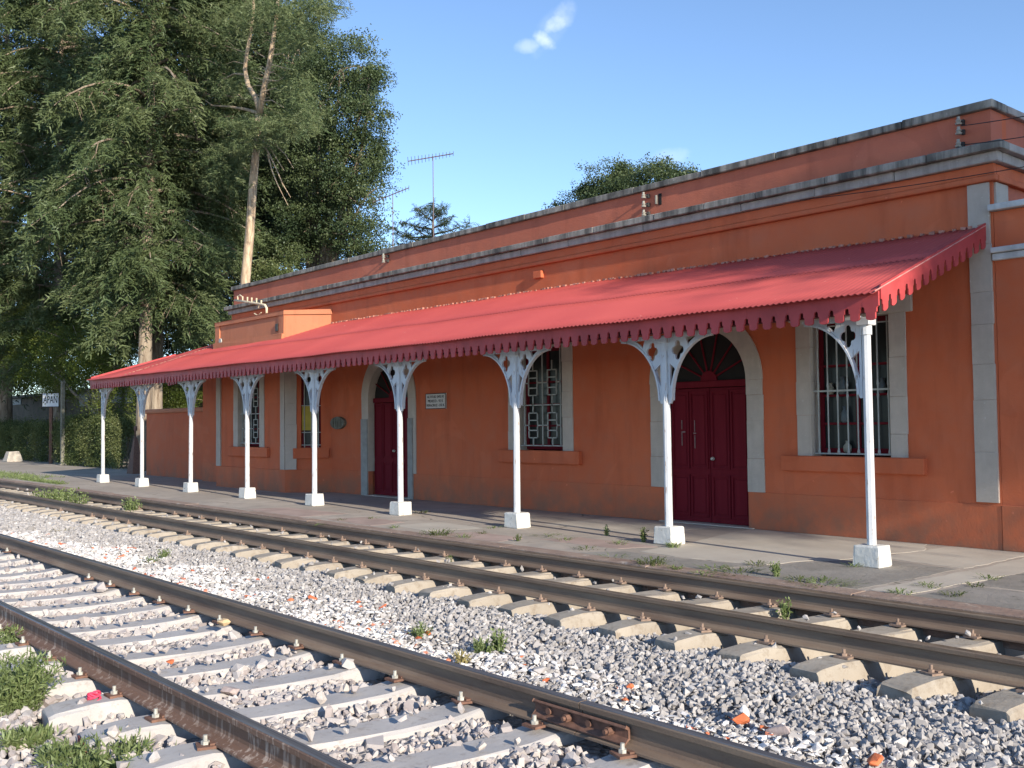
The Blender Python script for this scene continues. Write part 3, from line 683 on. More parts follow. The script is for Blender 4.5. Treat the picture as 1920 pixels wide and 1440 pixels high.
# painted upper stage of the bay, above the canopy, with thin corner strips
f1b = f1; MB().plate(rect(0, L1, 3.3, 4.07), [], -.012, 0, f1).build('bay_panel', BAYP, B)
MB().plate(rect(0, L2+.02, 3.3, 4.07), [], -.012, 0, f2).build('bay_panel', BAYP, B)
MB().plate(rect(0, L0, 3.3, 4.07), [], -.012, 0, f0).build('bay_panel', BAYP, B)
for u in (.0, L1-.24): MB().plate(rect(u, u+.24, 3.3, 4.07), [], -.04, -.013, f1).build('corner_strip', BAYP, B, bevel=.006)
MB().box(A2[0]-.40, A2[0]-.30, 11.15, 11.187, 3.70, 3.88).build('drain_hole', DARKMET, B, bevel=.006)
MB().tube([(A1[0]+.34, 11.16, 3.68), (A1[0]+.34, 11.13, 3.68)], .07, 12).build('drain_hole', BARS, B)
# mortar flashing where the canopy meets the bay
MB().plate([(0, 3.42), (L1, 3.42), (L1, 3.62), (0, 3.62)], [], -.10, -.012, f1).build('mortar_flashing', BAYP, B, bevel=.02, jitter=.01)
# pilasters at the bay corners
def fm(f, u0, u1, z0, z1, t=.03, nm='pilaster_stone'):
    z = z0
    while z < z1-.02:
        h = random.uniform(.4, .7)
        if z+h > z1-.2: h = z1-z
        MB().plate(rect(u0+joint_jitter(.008), u1+joint_jitter(.008), z+.0015, z+h-.0015), [], -t, .01, f).build(nm, PILS, B, bevel=.006); z += h
fm(f1, L1-.20, L1+.004, .48, 3.25); fm(f2, .0, .26, .48, 3.25); fm(f1, .03, .28, .48, 3.25)
def on_bay_window():
    d = window(bayw[0], bayw[1], bayw[2], bayw[3], .25, 'grille', 11.2, B, deep=.25)
on_bay_window()
MB().box(-23.88, -21.80, 11.12, 11.25, .75, .985).build('window_sill', ORANGE, B, bevel=.01)
# narrow window of the canted side, with a yellow board behind the grille
wm = MB().plate(rect(*cw), [rect(cw[0]+.05, cw[1]-.05, cw[2]+.06, cw[3]-.05)], .10, .14, f2).build('casement', DOOR, B)
MB().plate(rect(cw[0]+.05, cw[1]-.05, cw[2]+.06, cw[3]-.05), [], .118, .122, f2).build('window_pane', GLASS, B)
MB().plate(rect(cw[0]+.01, cw[0]+.22, 1.38, 1.95), [], .06, .068, f2).build('yellow_board', simple('yellow_board', (.42, .33, .05), .7, .15, 5), B)
for u in (cw[0]+.07, cw[0]+.23, cw[0]+.39): MB().plate(rect(u-.009, u+.009, cw[2], cw[3]), [], .04, .058, f2).build('grille_bar', BARS, B)
for z in (1.04, 1.33, 1.95): MB().plate(rect(cw[0], cw[1], z-.009, z+.009), [], .038, .056, f2).build('grille_bar', BARS, B)
MB().plate(rect(.20, L2-.05, .74, .96), [], -.07, .02, f2).build('window_sill', ORANGE, B, bevel=.01)
MB().prism([(A0[0]+.02, 12.0), (A1[0]+.02, 11.25), (A2[0]-.02, 11.25), (A3[0]-.02, 12.0)], 4.0, 4.06).build('bay_roof', CORN, B)

# --- lower wing to the right
Wg = empty('side_wing', (0.4, 12, -.05)); tag(Wg, 'lower orange wing with two white mouldings at the right edge of the view', 'building wing')
MB().box(XR+.005, 7, YF+.004, YF+6, -.05, 3.92).build('wing_wall', ORANGE, Wg)
MB().box(XR+.005, 7, YF-.018, YF+.1, -.05, .475).build('wing_plinth', PLINTH, Wg, bevel=.006)
MB().box(XR-.03, 7.03, YF-.09, YF+.3, 3.925, 4.0).build('wing_coping', WHITESTONE, Wg, bevel=.012, seg=2)
MB().box(XR-.015, 7.02, YF-.085, YF+.05, 3.425, 3.49).build('wing_moulding', WHITESTONE, Wg, bevel=.012, seg=2)
MB().box(XR-.01, 7.01, YF-.05, YF+.05, 3.34, 3.42).build('wing_moulding', WHITESTONE, Wg, bevel=.012, seg=2)

# ------------------------------------------------------------------ platform canopy
K = empty('platform_canopy', (-17.5, 9.8, -.05)); tag(K, 'long red corrugated platform canopy carried on slim white posts', 'canopy')
EX0, EX1 = -29.3, -5.29; EY = 9.50
def eave_z(x): return 2.775+(EX1-x)*.0027
def wall_z(x):
    if x > -25.4: return 3.76+min(.08, (EX1-x)*.012)
    return 3.84-(-25.4-x)*.055
def roof_z(x, y): t = (y-9.42)/(12.0-9.42); return eave_z(x)*(1-t)+wall_z(x)*t - .02*math.sin(PI*min(1, max(0, t)))*0
def corr_sheet(name, x0, x1, y0, y1, lift, mat, pitch=.076, amp=.0088, thick=.0012):
    n = int((x1-x0)/pitch*6); v = []; f = []; ys = np.linspace(y0, y1, 5)
    for i in range(n+1):
        x = x0+(x1-x0)*i/n; dz = amp*math.sin(2*PI*(x-EX0)/pitch)
        for y in ys:
            wob = .006*math.sin(x*1.3+y)+.004*math.sin(x*3.1)
            v.append((x, y, roof_z(x, y)+lift+dz+wob))
    m = len(ys)
    for i in range(n):
        for j in range(m-1): f.append((i*m+j, (i+1)*m+j, (i+1)*m+j+1, i*m+j+1))
    off = rel(K); me = mk(name, [(p[0]-off.x, p[1]-off.y, p[2]-off.z) for p in v], f, mat, True)
    o = mesh_obj(name, me, K)
    md = o.modifiers.new('thickness', 'SOLIDIFY'); md.thickness = .004; md.offset = 0
    return o
# individual sheets, eight corrugations... lapped a little at each side
x = EX0; k = 0
SW = .076*32
while x < EX1-.02:
    xe = min(x+SW, EX1)
    corr_sheet('roof_sheet', x, xe, EY-.10+random.uniform(-.006, .006), 10.76, .0, REDROOF)
    cut = 11.23 if (-24.9 < (x+xe)/2 < -20.9) else 12.0
    corr_sheet('roof_sheet', x, xe, 10.70+random.uniform(-.012, .012), cut, .0055+random.uniform(0, .003), REDROOF)
    x = xe; k += 1
# white-daubed mortar lumps along the wall joint
LUMP = simple('mortar_lumps', (.42, .20, .15), .9, .35, 14, .5, .01)
m = MB(); xx = EX1-.05
while xx > -25.3:
    if not (-25.5 < xx < -20.3):
        r = random.uniform(.006, .022); z = roof_z(xx, 11.985)+.015
        m.box(xx-r*1.6, xx+r*1.6, 11.955, 11.999, z-.02, z+r*.9)
    xx -= random.uniform(.05, .16)
o = m.build('mortar_joint', LUMP, K, jitter=.006); o['kind'] = 'stuff'
m = MB()                                           # pale worn seam across the sheets near the far end
for i in range(26):
    t0, t1 = i/26, (i+random.uniform(.4, 1.0))/26
    p = lambda t: Vector((-26.5+1.25*t, 9.47+2.2*t, roof_z(-26.5+1.25*t, 9.47+2.2*t)+.022))
    a, b = p(t0), p(t1); m.tube([a, b], .011, 4)
m.build('worn_seam', LUMP, K)
m = MB()                                           # pale verge strip at the near gable
vs = [(EX1+.012, y, roof_z(EX1, y)+.020) for y in np.linspace(9.41, 12, 9)]
m.tube(vs, .008, 5); m.build('verge_strip', simple('worn_pink_verge', (.55, .25, .22), .7, .3, 9), K)
# framing
MB().box(EX0+.1, EX1-.08, 9.56, 9.66, 2.595, 2.745).build('eave_beam', VAL2, K, bevel=.006)
for y in (10.45, 11.2):
    MB().add([(xq, yy, roof_z(xq, y)+zz) for xq in (EX0+.1, EX1-.05) for yy in (y-.03, y+.03) for zz in (-.10, -.015)], [(0, 1, 3, 2), (4, 6, 7, 5), (0, 4, 5, 1), (2, 3, 7, 6), (0, 2, 6, 4), (1, 5, 7, 3)]).build('purlin', VAL2, K)
PX = [-5.60, -8.37, -11.29, -14.32, -17.24, -20.10, -23.06, -26.14, -29.08]
for x in PX:
    yy = 11.95 if not (-25 < x < -20.5) else 11.15
    MB().add([(x+a, y, roof_z(x, y)+zz) for a in (-.035, .035) for y in (9.68, yy) for zz in (-.19, -.105)], [(0, 1, 3, 2), (4, 6, 7, 5), (0, 4, 5, 1), (2, 3, 7, 6), (0, 2, 6, 4), (1, 5, 7, 3)]).build('rafter', VAL2, K)
# valance boards with rounded tips and keyhole slots between them
def board_outline(top=.040, bot=-.25, w=.181):
    h = w/2; q = []
    # half keyhole: straight from the top, notch, wider below, rounded tip
    side = [(h, top), (h, -.110), (h-.014, -.114), (h-.024, -.130), (h-.025, -.168), (h-.038, -.174), (h-.039, -.228)]
    tip = [( (h-.039)*math.cos(a), -.228-(h-.039)*math.sin(a)*.5) for a in np.linspace(.15, PI-.15, 9)]
    right = side; left = [(-a, b) for a, b in reversed(side)]
    return [(p[0], p[1]) for p in right] + tip + left
BO = board_outline()
vb = MB().plate(BO, [], -.013, .013, lambda a, b, c: (a, c, b)); me_v = mk('valance_board', vb.v, vb.f, VAL)
bm = bmesh.new(); bm.from_mesh(me_v); bmesh.ops.recalc_face_normals(bm, faces=bm.faces); bm.to_mesh(me_v); bm.free()
n = int(round((EX1-EX0)/.181)); wv = (EX1-EX0)/n
koff = K.location
for i in range(n):
    x = EX1-(i+.5)*wv
    mesh_obj('valance_board', me_v, K, Vector((x, EY+.012, eave_z(x)-.012+random.uniform(-.003, .003)))-koff, (random.uniform(-.02, .02), 0, random.uniform(-.006, .006)), (wv/.181*.999, 1, 1))
ne = 14; wy = 2.46/ne
def slant_board(x, slope, name='valance_board'):
    pts = BO; b = MB().plate(pts, [], -.009, .009, lambda a, bb, c: (c, a*wy/.181, bb+a*wy/.181*slope)); me = mk('valance_board', b.v, b.f, VAL)
    bm = bmesh.new(); bm.from_mesh(me); bmesh.ops.recalc_face_normals(bm, faces=bm.faces); bm.to_mesh(me); bm.free(); return me
for X_ in (EX1+.006, EX0-.006):
    sl_ = (wall_z(X_)-eave_z(X_))/2.58; me_s = slant_board(X_, sl_)
    for i in range(ne):
        y = EY+.03+(i+.5)*wy
        mesh_obj('valance_board', me_s, K, Vector((X_, y, roof_z(X_, y)+.012))-koff)
for i in range(int(4.3/.181)):                      # valance on the far side of the free-standing end
    x = -29.95+(i+.5)*.181
    if x < -27.55: mesh_obj('valance_board', me_v, K, Vector((x, 12.0, wall_z(x)-.6))-koff)
MB().add([(x, y, wall_z(x)+dz) for x in (EX0, -27.5) for y in (11.985, 12.005) for dz in (-.62, .0)], [(0, 1, 3, 2), (4, 6, 7, 5), (0, 4, 5, 1), (2, 3, 7, 6), (0, 2, 6, 4), (1, 5, 7, 3)]).build('rear_fascia', VAL2, K)
# posts
def bracket_plate():
    a, b = .64, .785; out = [(0, 0), (.69, 0), (.69, -.030)]
    for i in range(1, 17):
        th = math.radians(90-90*i/16); out.append((.69-a*math.cos(th), -.82+b*math.sin(th)))
    out += [(.030, -.86), (0, -.86)]
    q = []
    cx_, cz_ = .160, -.190
    for k in range(4):                                # quatrefoil
        a0 = k*PI/2; lx, lz = cx_+.056*math.cos(a0), cz_+.074*math.sin(a0)
        for j in range(7):
            t = a0-math.radians(100)+math.radians(200)*j/6; q.append((lx+.041*math.cos(t), lz+.050*math.sin(t)))
    t1 = [(.285, -.035), (.455, -.035), (.375, -.085), (.325, -.135)]
    t2 = [(.028, -.355), (.080, -.395), (.132, -.440), (.085, -.530), (.028, -.650)]
    t3 = [(.125, -.265), (.150, -.300), (.172, -.270)]
    return MB().plate(out, [q, t1, t2], -.016, .016, XZ)
bp = bracket_plate(); me_b = mk('bracket', bp.v, bp.f, WHITE)
bm = bmesh.new(); bm.from_mesh(me_b); bmesh.ops.recalc_face_normals(bm, faces=bm.faces); bm.to_mesh(me_b); bm.free()
m = MB()                                             # raised rim along the curved edge
pts = [(.69-.64*math.cos(math.radians(90-90*i/16)), 0, -.82+.785*math.sin(math.radians(90-90*i/16))) for i in range(17)]
for i in range(16):
    a, b = Vector(pts[i]), Vector(pts[i+1]); d = (b-a).normalized(); nn = Vector((-d.z, 0, d.x))*.012
    m.add([a-nn+Vector((0, -.03, 0)), a+nn+Vector((0, -.03, 0)), a+nn+Vector((0, .03, 0)), a-nn+Vector((0, .03, 0)), b-nn+Vector((0, -.03, 0)), b+nn+Vector((0, -.03, 0)), b+nn+Vector((0, .03, 0)), b-nn+Vector((0, .03, 0))],
          [(0, 1, 2, 3), (7, 6, 5, 4), (0, 4, 5, 1), (1, 5, 6, 2), (2, 6, 7, 3), (3, 7, 4, 0)])
me_rim = mk('bracket_rim', m.v, m.f, WHITE)
for i, x in enumerate(PX):
    zt = 2.60; y = 9.80; hb = .225
    p = empty('post', parent=K); p.location = Vector((x, y, -.05))-koff
    c = MB()
    c.tube([(0, 0, hb), (0, 0, 2.0), (0, 0, 2.50)], [.050, .047, .046], 8); sh = c.build('post_shaft', WHITE, p, local=True)
    MB().tube([(0, 0, 2.44), (0, 0, 2.54)], .060, 10).build('collar', WHITE, p, local=True)
    MB().box(-.075, .075, -.075, .075, 2.54, 2.625).build('capital', WHITE, p, local=True, bevel=.006)
    if 0 < i: MB().box(-.038, .038, -.042, .042, 1.80, 2.50).build('post_head', WHITE, p, local=True, bevel=.006)
    for sg in ((-1,) if i == 0 else (1,) if i == 8 else (-1, 1)):
        b1 = mesh_obj('bracket', me_b, p, (sg*.050, 0, zt+.03), None, (sg, 1, 1)); mesh_obj('bracket_rim', me_rim, b1)
        MB().box(min(sg*.05, sg*.76), max(sg*.05, sg*.76), -.032, .032, zt+.012, zt+.045).build('bracket_rail', WHITE, p, local=True)
    p.rotation_euler = (random.uniform(-.004, .004), random.uniform(-.005, .005), 0)
    r = random.Random(40+i); w0, w1 = .152, .140; d0, d1 = .134, .124
    ft = MB().add([(-w0, -d0, 0), (w0, -d0, 0), (w0, d0, 0), (-w0, d0, 0), (-w1, -d1, hb), (w1, -d1, hb), (w1, d1, hb), (-w1, d1, hb)],
                  [(0, 3, 2, 1), (4, 5, 6, 7), (0, 1, 5, 4), (1, 2, 6, 5), (2, 3, 7, 6), (3, 0, 4, 7)])
    fo = ft.build('footing', FOOT, p, local=True, bevel=.016, seg=2, jitter=.005)

# ------------------------------------------------------------------ insulators and wires on the parapet
def insulator(px, py, n, dz, label, Yp=11.93, proj=.14):
    c = onY(px, py, Yp)
    t = empty('insulator_rack', (c[0], 12.0, c[2])); tag(t, label, 'insulator', 'porcelain insulators on the parapet wall')
    for k in range(n):
        z = -k*dz
        MB().box(-.02, .02, -.05, 0, z-.03, z+.03).build('rack_arm', DARKMET, t, local=True)
        MB().tube([(0, -.05, z), (0, -proj, z+.0)], .012, 6).build('rack_arm', DARKMET, t, local=True)
        MB().tube([(0, -proj, z-.05), (0, -proj, z-.03), (0, -proj, z-.02), (0, -proj, z+.0), (0, -proj, z+.02), (0, -proj, z+.045)], [.034, .040, .022, .034, .018, .02], 10).build('porcelain_cup', PORC, t, local=True)
    return t
insulator(1802, 228, 2, .12, 'upper pair of porcelain insulators on the parapet nearest the building corner')
insulator(1802, 270, 1, .1, 'single low insulator just above the cornice near the building corner')
insulator(1212, 367, 3, .14, 'column of three insulators midway along the parapet')
insulator(724, 480, 2, .1, 'small pale pair of insulators furthest left on the parapet')
def wire(p0, p1, sag, label, r=.0055, n=16):
    a, b = Vector(p0), Vector(p1)
    pts = [a.lerp(b, i/n)-Vector((0, 0, sag*4*(i/n)*(1-i/n))) for i in range(n+1)]
    o = MB().tube(pts, r, 5).build('cable', BLACK); tag(o, label, 'cable')
c1 = onY(1802, 236, 11.8); c2 = onY(1802, 272, 11.8)
wire(c1, onY(1990, 205, 10.6), .01, 'upper thin cable leaving the corner insulators to the right'); wire(c2, onY(1990, 245, 10.6), .01, 'lower thin cable leaving the corner insulators to the right')
wire(onY(1500, 375, 11.9), onY(1990, 300, 11.4), .03, 'thin cable sagging across the frieze under the cornice')

# crossarm of bent pipe on the bay roof
def crossarm():
    base = onY(500, 588, 11.5); t = empty('insulator_crossarm', (base[0], 11.5, 4.12)); tag(t, 'cream bent pipe crossarm with upright pegs on top of the bay', 'crossarm')
    L = lambda p: (p[0]-t.location.x, p[1]-t.location.y, p[2]-t.location.z)
    P = lambda x, y: onY(x, y, 11.5)
    m = MB().tube([L(P(500, 590)), L(P(500, 578)), L(P(497, 572)), L(P(488, 570)), L(P(462, 566)), L(P(441, 563))], .030, 8); m.build('pipe_arm', PALEPIPE, t, local=True, smooth=True)
    for (x, y0, y1) in ((446, 564, 555), (455, 565, 556), (464, 566, 557), (472, 567, 558), (481, 568, 559), (490, 570, 563)):
        MB().tube([L(P(x, y0)), L(P(x, y1))], [.016, .022], 6).build('peg', PALEPIPE, t, local=True)
    MB().tube([L(P(445, 557)), L(P(450, 553)), L(P(455, 557))], .014, 6).build('peg', PALEPIPE, t, local=True)
    MB().tube([L(P(487, 571)), L(P(485, 577))], .022, 6).build('pipe_stub', PALEPIPE, t, local=True)
    MB().tube([L(P(477, 588)), L(P(484, 592)), L(P(490, 586))], .016, 6).build('pipe_stub', PALEPIPE, t, local=True)
crossarm()
# station plaque
def text_mesh(body, size, mat, name, ext=.002, xscale=1.0):
    cu = bpy.data.curves.new(name, 'FONT'); cu.body = body; cu.size = size; cu.align_x = 'CENTER'; cu.align_y = 'CENTER'; cu.extrude = ext; cu.resolution_u = 3
    o = bpy.data.objects.new(name, cu); COL.objects.link(o); me = bpy.data.meshes.new_from_object(o); bpy.data.objects.remove(o); bpy.data.curves.remove(cu)
    me.materials.clear(); me.materials.append(mat); me.name = name
    me.transform(Matrix.Scale(xscale, 4, (1, 0, 0))); return me
p0, p1 = onY(802, 763, YF), onY(836, 741, YF); cxp, czp = (p0[0]+p1[0])/2, (p0[2]+p1[2])/2
PLQ = simple('plaque_enamel', (.56, .54, .50), .45, .08, 9, 0)
t = empty('distance_plaque', (cxp, YF, czp)); tag(t, 'small pale enamel plaque with three lines of black lettering on the wall', 'plaque')
MB().box(-.335, .335, -.030, 0, -.155, .155).build('plaque_plate', PLQ, t, local=True, bevel=.004)
MB().plate(rect(-.335, .335, -.155, .155), [rect(-.322, .322, -.142, .142)], -.033, -.030, XZ).build('plaque_border', BLACK, t, local=True)
for s, z, sz in (('ALTITUD 2493 M', .085, .075), ('MEXICO - 92 K', 0, .078), ('VERACRUZ - 332 K', -.085, .072)):
    mesh_obj('lettering', text_mesh(s, sz, BLACK, 'lettering', .0015), t, (0, -.033, z), (PI/2, 0, 0))

# ------------------------------------------------------------------ things at the far end of the platform
def at(px, py, Y): return Vector(onY(px, py, Y))
c = at(96, 750, 13.4); c0 = at(97, 868, 13.4)
t = empty('station_name_sign', (c.x, 13.4, -.05)); tag(t, 'white station name board reading APAN on a rusty post in front of the hedge', 'sign')
face = math.atan2(13.4, -c.x)  # boards face down the track towards the platform
t.rotation_euler = (0, 0, math.radians(52))
MB().box(-.06, .06, -.05, .05, 0, c.z+.2).build('sign_post', PLATE, t, local=True)
zc = c.z+.05
MB().box(-.36, .36, -.07, -.05, zc-.30, zc+.30).build('sign_board', SIGNW, t, local=True)
MB().plate(rect(-.37, .37, zc-.31, zc+.31), [rect(-.345, .345, zc-.285, zc+.285)], -.085, -.069, XZ).build('sign_frame', BLACK, t, local=True)
mesh_obj('lettering', text_mesh('APAN', .46, BLACK, 'lettering', .003, .50), t, (0, -.075, zc), (PI/2, 0, 0))
c = at(117, 872, 13.1)
POLE = simple('weathered_pole', (.20, .19, .15), .9, .25, 8, .5)
t = empty('concrete_pole', (c.x, 13.1, -.05)); tag(t, 'thin weathered grey pole standing just right of the name sign', 'pole')
MB().box(-.07, .07, -.07, .07, 0, 3.5).build('pole_shaft', POLE, t, local=True, bevel=.01)
MB().box(-.13, .13, -.13, .13, 0, .06).build('pole_base', POLE, t, local=True, bevel=.01)
c = at(24, 868, 13.0)
ft = MB().add([(c.x-.42, c.y-.35, -.05), (c.x+.42, c.y-.35, -.05), (c.x+.42, c.y+.35, -.05), (c.x-.42, c.y+.35, -.05), (c.x-.28, c.y-.24, .42), (c.x+.28, c.y-.24, .42), (c.x+.28, c.y+.24, .42), (c.x-.28, c.y+.24, .42)],
   [(0, 3, 2, 1), (4, 5, 6, 7), (0, 1, 5, 4), (1, 2, 6, 5), (2, 3, 7, 6), (3, 0, 4, 7)])
o = ft.build('stone_marker', simple('pale_boundary_stone', (.45, .40, .34), .9, .2, 6, .6, .02), None, bevel=.03, jitter=.02); tag(o, 'squat pale stone block at the far left end of the platform', 'stone block')
# switch stand
c = at(254, 870, 12.4); t = empty('switch_stand', (c.x, 12.4, -.05)); tag(t, 'dark red tapering iron lever stand beside the low wall', 'switch stand')
MB().add([(-.28, -.2, 0), (.28, -.2, 0), (.28, .2, 0), (-.28, .2, 0), (-.05, -.05, 1.2), (.05, -.05, 1.2), (.05, .05, 1.2), (-.05, .05, 1.2)],
   [(0, 3, 2, 1), (4, 5, 6, 7), (0, 1, 5, 4), (1, 2, 6, 5), (2, 3, 7, 6), (3, 0, 4, 7)]).build('stand_body', PLATE, t, local=True, bevel=.01)
MB().tube([(0, 0, 1.15), (.02, -.03, 1.5)], [.03, .02], 6).build('lever', PLATE, t, local=True)
MB().box(-.09, .09, -.03, .03, 1.42, 1.58).build('lever', PLATE, t, local=True, bevel=.01)
# low garden wall
t = empty('low_wall', (-30.5, 12.35, -.05)); tag(t, 'low orange wall with rounded coping beyond the left end of the building', 'wall')
MB().box(-32.3, -27.45, 12.25, 12.5, -.05, 1.92).build('wall_body', ORANGE, t)
MB().box(-32.34, -27.45, 12.19, 12.56, 1.92, 2.06).build('wall_coping', BAYP, t, bevel=.04, seg=2)
# shed wall behind the hedge
SHED = simple('dark_shed_wall', (.10, .085, .065), .9, .3, 1.5, .5, .02)
t = empty('shed', (-52, 19, -.05)); tag(t, 'dark low shed with pale window panels behind the hedge and trees', 'shed')
MB().box(-86, -40, 18, 18.3, -.05, 3.4).build('shed_wall', SHED, t); MB().box(-86.3, -39.7, 17.6, 24, 3.4, 3.55).build('shed_roof', SHED, t)
MB().box(-86, -40, 24, 24.3, -.05, 3.4).build('shed_wall', SHED, t)
PANEL = simple('pale_panel', (.20, .22, .23), .6, .15, 2, 0)
for (a, b, y0, y1) in ((172, 183, 733, 762), (204, 228, 730, 756), (236, 250, 728, 756), (150, 166, 735, 762), (18, 40, 745, 760), (5, 18, 775, 805)):
    q0, q1 = at(a, y1, 17.98), at(b, y0, 17.98)
    MB().box(q0.x, q1.x, 17.95, 18.0, q0.z, q1.z).build('window_panel', PANEL, t)
# television aerials on the roof
AER = simple('aerial_metal', (.22, .17, .17), .5, .2, 20, 0, metal=.4)
def aerial(px, ytop, ybase, Y, boom, n, label, rot):
    b = at(px, ybase, Y); tp = at(px-1, ytop, Y); t = empty('tv_aerial', (b.x, Y, 4.5)); tag(t, label, 'tv aerial', 'television aerials on the station roof')
    h = tp.z-4.5
    MB().tube([(0, 0, 0), (0, 0, h)], .012, 6).build('mast', AER, t, local=True)
    vw = Vector((b.x, b.y, 0)).normalized(); e = vw; d = Vector((-vw.y, vw.x, 0))*-1; d = (d+Vector((0, 0, rot))).normalized(); c0 = Vector((0, 0, h-.02))
    up = Vector((0, 0, .10))
    MB().tube([c0-d*boom*.55, c0+d*boom*.45], .014, 6).build('boom', AER, t, local=True)
    for i in range(n):
        p = c0-d*boom*.55+d*boom*i/(n-1); l = .12+.20*(1-i/n)
        MB().tube([p-e*l+Vector((0,0,.03)), p+e*l-Vector((0,0,.03))], .006, 4).build('element', AER, t, local=True)
    return t
aerial(813, 293, 445, 15.5, 1.2, 14, 'tall television aerial above the middle of the roof', .18)
aerial(737, 363, 465, 14.5, 1.0, 12, 'shorter television aerial left of the tall one', .42)

# ------------------------------------------------------------------ foliage
def rot_from(d, up, roll):
    """rows of rotation matrices whose x axis follows d"""
    x = d/np.linalg.norm(d, axis=1, keepdims=True)
    y = np.cross(up, x); y /= np.linalg.norm(y, axis=1, keepdims=True)+1e-9; z = np.cross(x, y)
    c, s = np.cos(roll)[:, None], np.sin(roll)[:, None]
    return np.stack([x, y*c+z*s, -y*s+z*c], axis=2)
def merge(name, src, pos, R, scl, tint, mat, parent=None, srctint=None):
    V, Fc = src; N = len(pos); nv = len(V); off = np.array(rel(parent))
    P = np.einsum('nij,vj->nvi', R, V)*scl[:, None, None] + pos[:, None, :] - off
    me = bpy.data.meshes.new(name); me.vertices.add(N*nv); me.vertices.foreach_set('co', P.reshape(-1).astype(np.float32))
    k = Fc.shape[1]; nf = len(Fc)
    idx = (Fc[None]+np.arange(N)[:, None, None]*nv).reshape(-1)
    me.loops.add(len(idx)); me.loops.foreach_set('vertex_index', idx.astype(np.int32))
    me.polygons.add(N*nf); me.polygons.foreach_set('loop_start', (np.arange(N*nf)*k).astype(np.int32))
    me.polygons.foreach_set('loop_total', np.full(N*nf, k, np.int32))
    me.materials.append(mat); me.update(calc_edges=True)
    at = me.attributes.new('tint', 'FLOAT', 'POINT'); tv = np.repeat(tint, nv)
    if srctint is not None: tv = np.clip(tv+np.tile(srctint, N), 0, 1)
    at.data.foreach_set('value', tv.astype(np.float32))
    return mesh_obj(name, me, parent)
def spray_src(n=11, L=1.0, seed=1, droop=.35, wid=.055):
    """flat feathery conifer spray along +x, drooping"""
    r = np.random.default_rng(seed); V = []; Fc = []
    def blade(p, d, l, w_):
        d = d/np.linalg.norm(d); s = np.cross(d, r.normal(size=3)); s /= np.linalg.norm(s); b = len(V)
        V.extend([p+s*w_*.6, p-s*w_*.6, p+d*l]); Fc.append((b, b+1, b+2))
    for i in range(n):
        t = i/(n-1); p = np.array([t*L*.85, 0, -droop*t*t*L])
        for sg in (-1, 1):
            l = .36*L*(1-.65*abs(t-.35))*r.uniform(.6, 1.15)
            d = np.array([.8+r.uniform(-.2, .3), sg*r.uniform(.5, 1.1), r.uniform(-.55, .25)])
            blade(p, d, l, wid*L*r.uniform(.6, 1.2)); u = d/np.linalg.norm(d)
            for f_ in (.3, .6):
                blade(p+u*l*f_, d+np.array([r.uniform(-.8, .8), r.uniform(-.8, .8), -r.uniform(.1, .7)]), l*.55, wid*L*.8)
    return np.array(V), np.array(Fc)
def leaf_src(n=16, seed=2, size=.16, spread=.42, narrow=.32):
    r = np.random.default_rng(seed); V = []; Fc = []
    for i in range(n):
        p = r.normal(size=3)*spread*np.array([1, 1, .7])*.55; d = r.normal(size=3)+np.array([.2, 0, .1]); d /= np.linalg.norm(d)
        s = np.cross(d, r.normal(size=3)); s /= np.linalg.norm(s); l = size*r.uniform(.7, 1.3); b = len(V)
        V.extend([p, p+d*l*.5+s*l*narrow, p+d*l, p+d*l*.5-s*l*narrow]); Fc.append((b, b+1, b+2, b+3))
    return np.array(V), np.array(Fc)
SPRAY = spray_src(7, 1.0, 1, .35, .055); SPRAY2 = spray_src(6, 1, 5, .7, .052)
LEAF = leaf_src(); LEAFD = leaf_src(22, 9, .13, .5, .3)
def limb_pts(base, az, L, rise, droop, n=7):
    out = []
    for i in range(n+1):
        t = i/n; out.append(base+Vector((math.cos(az)*L*t, math.sin(az)*L*t, rise*L*t-droop*L*t*t)))
    return out
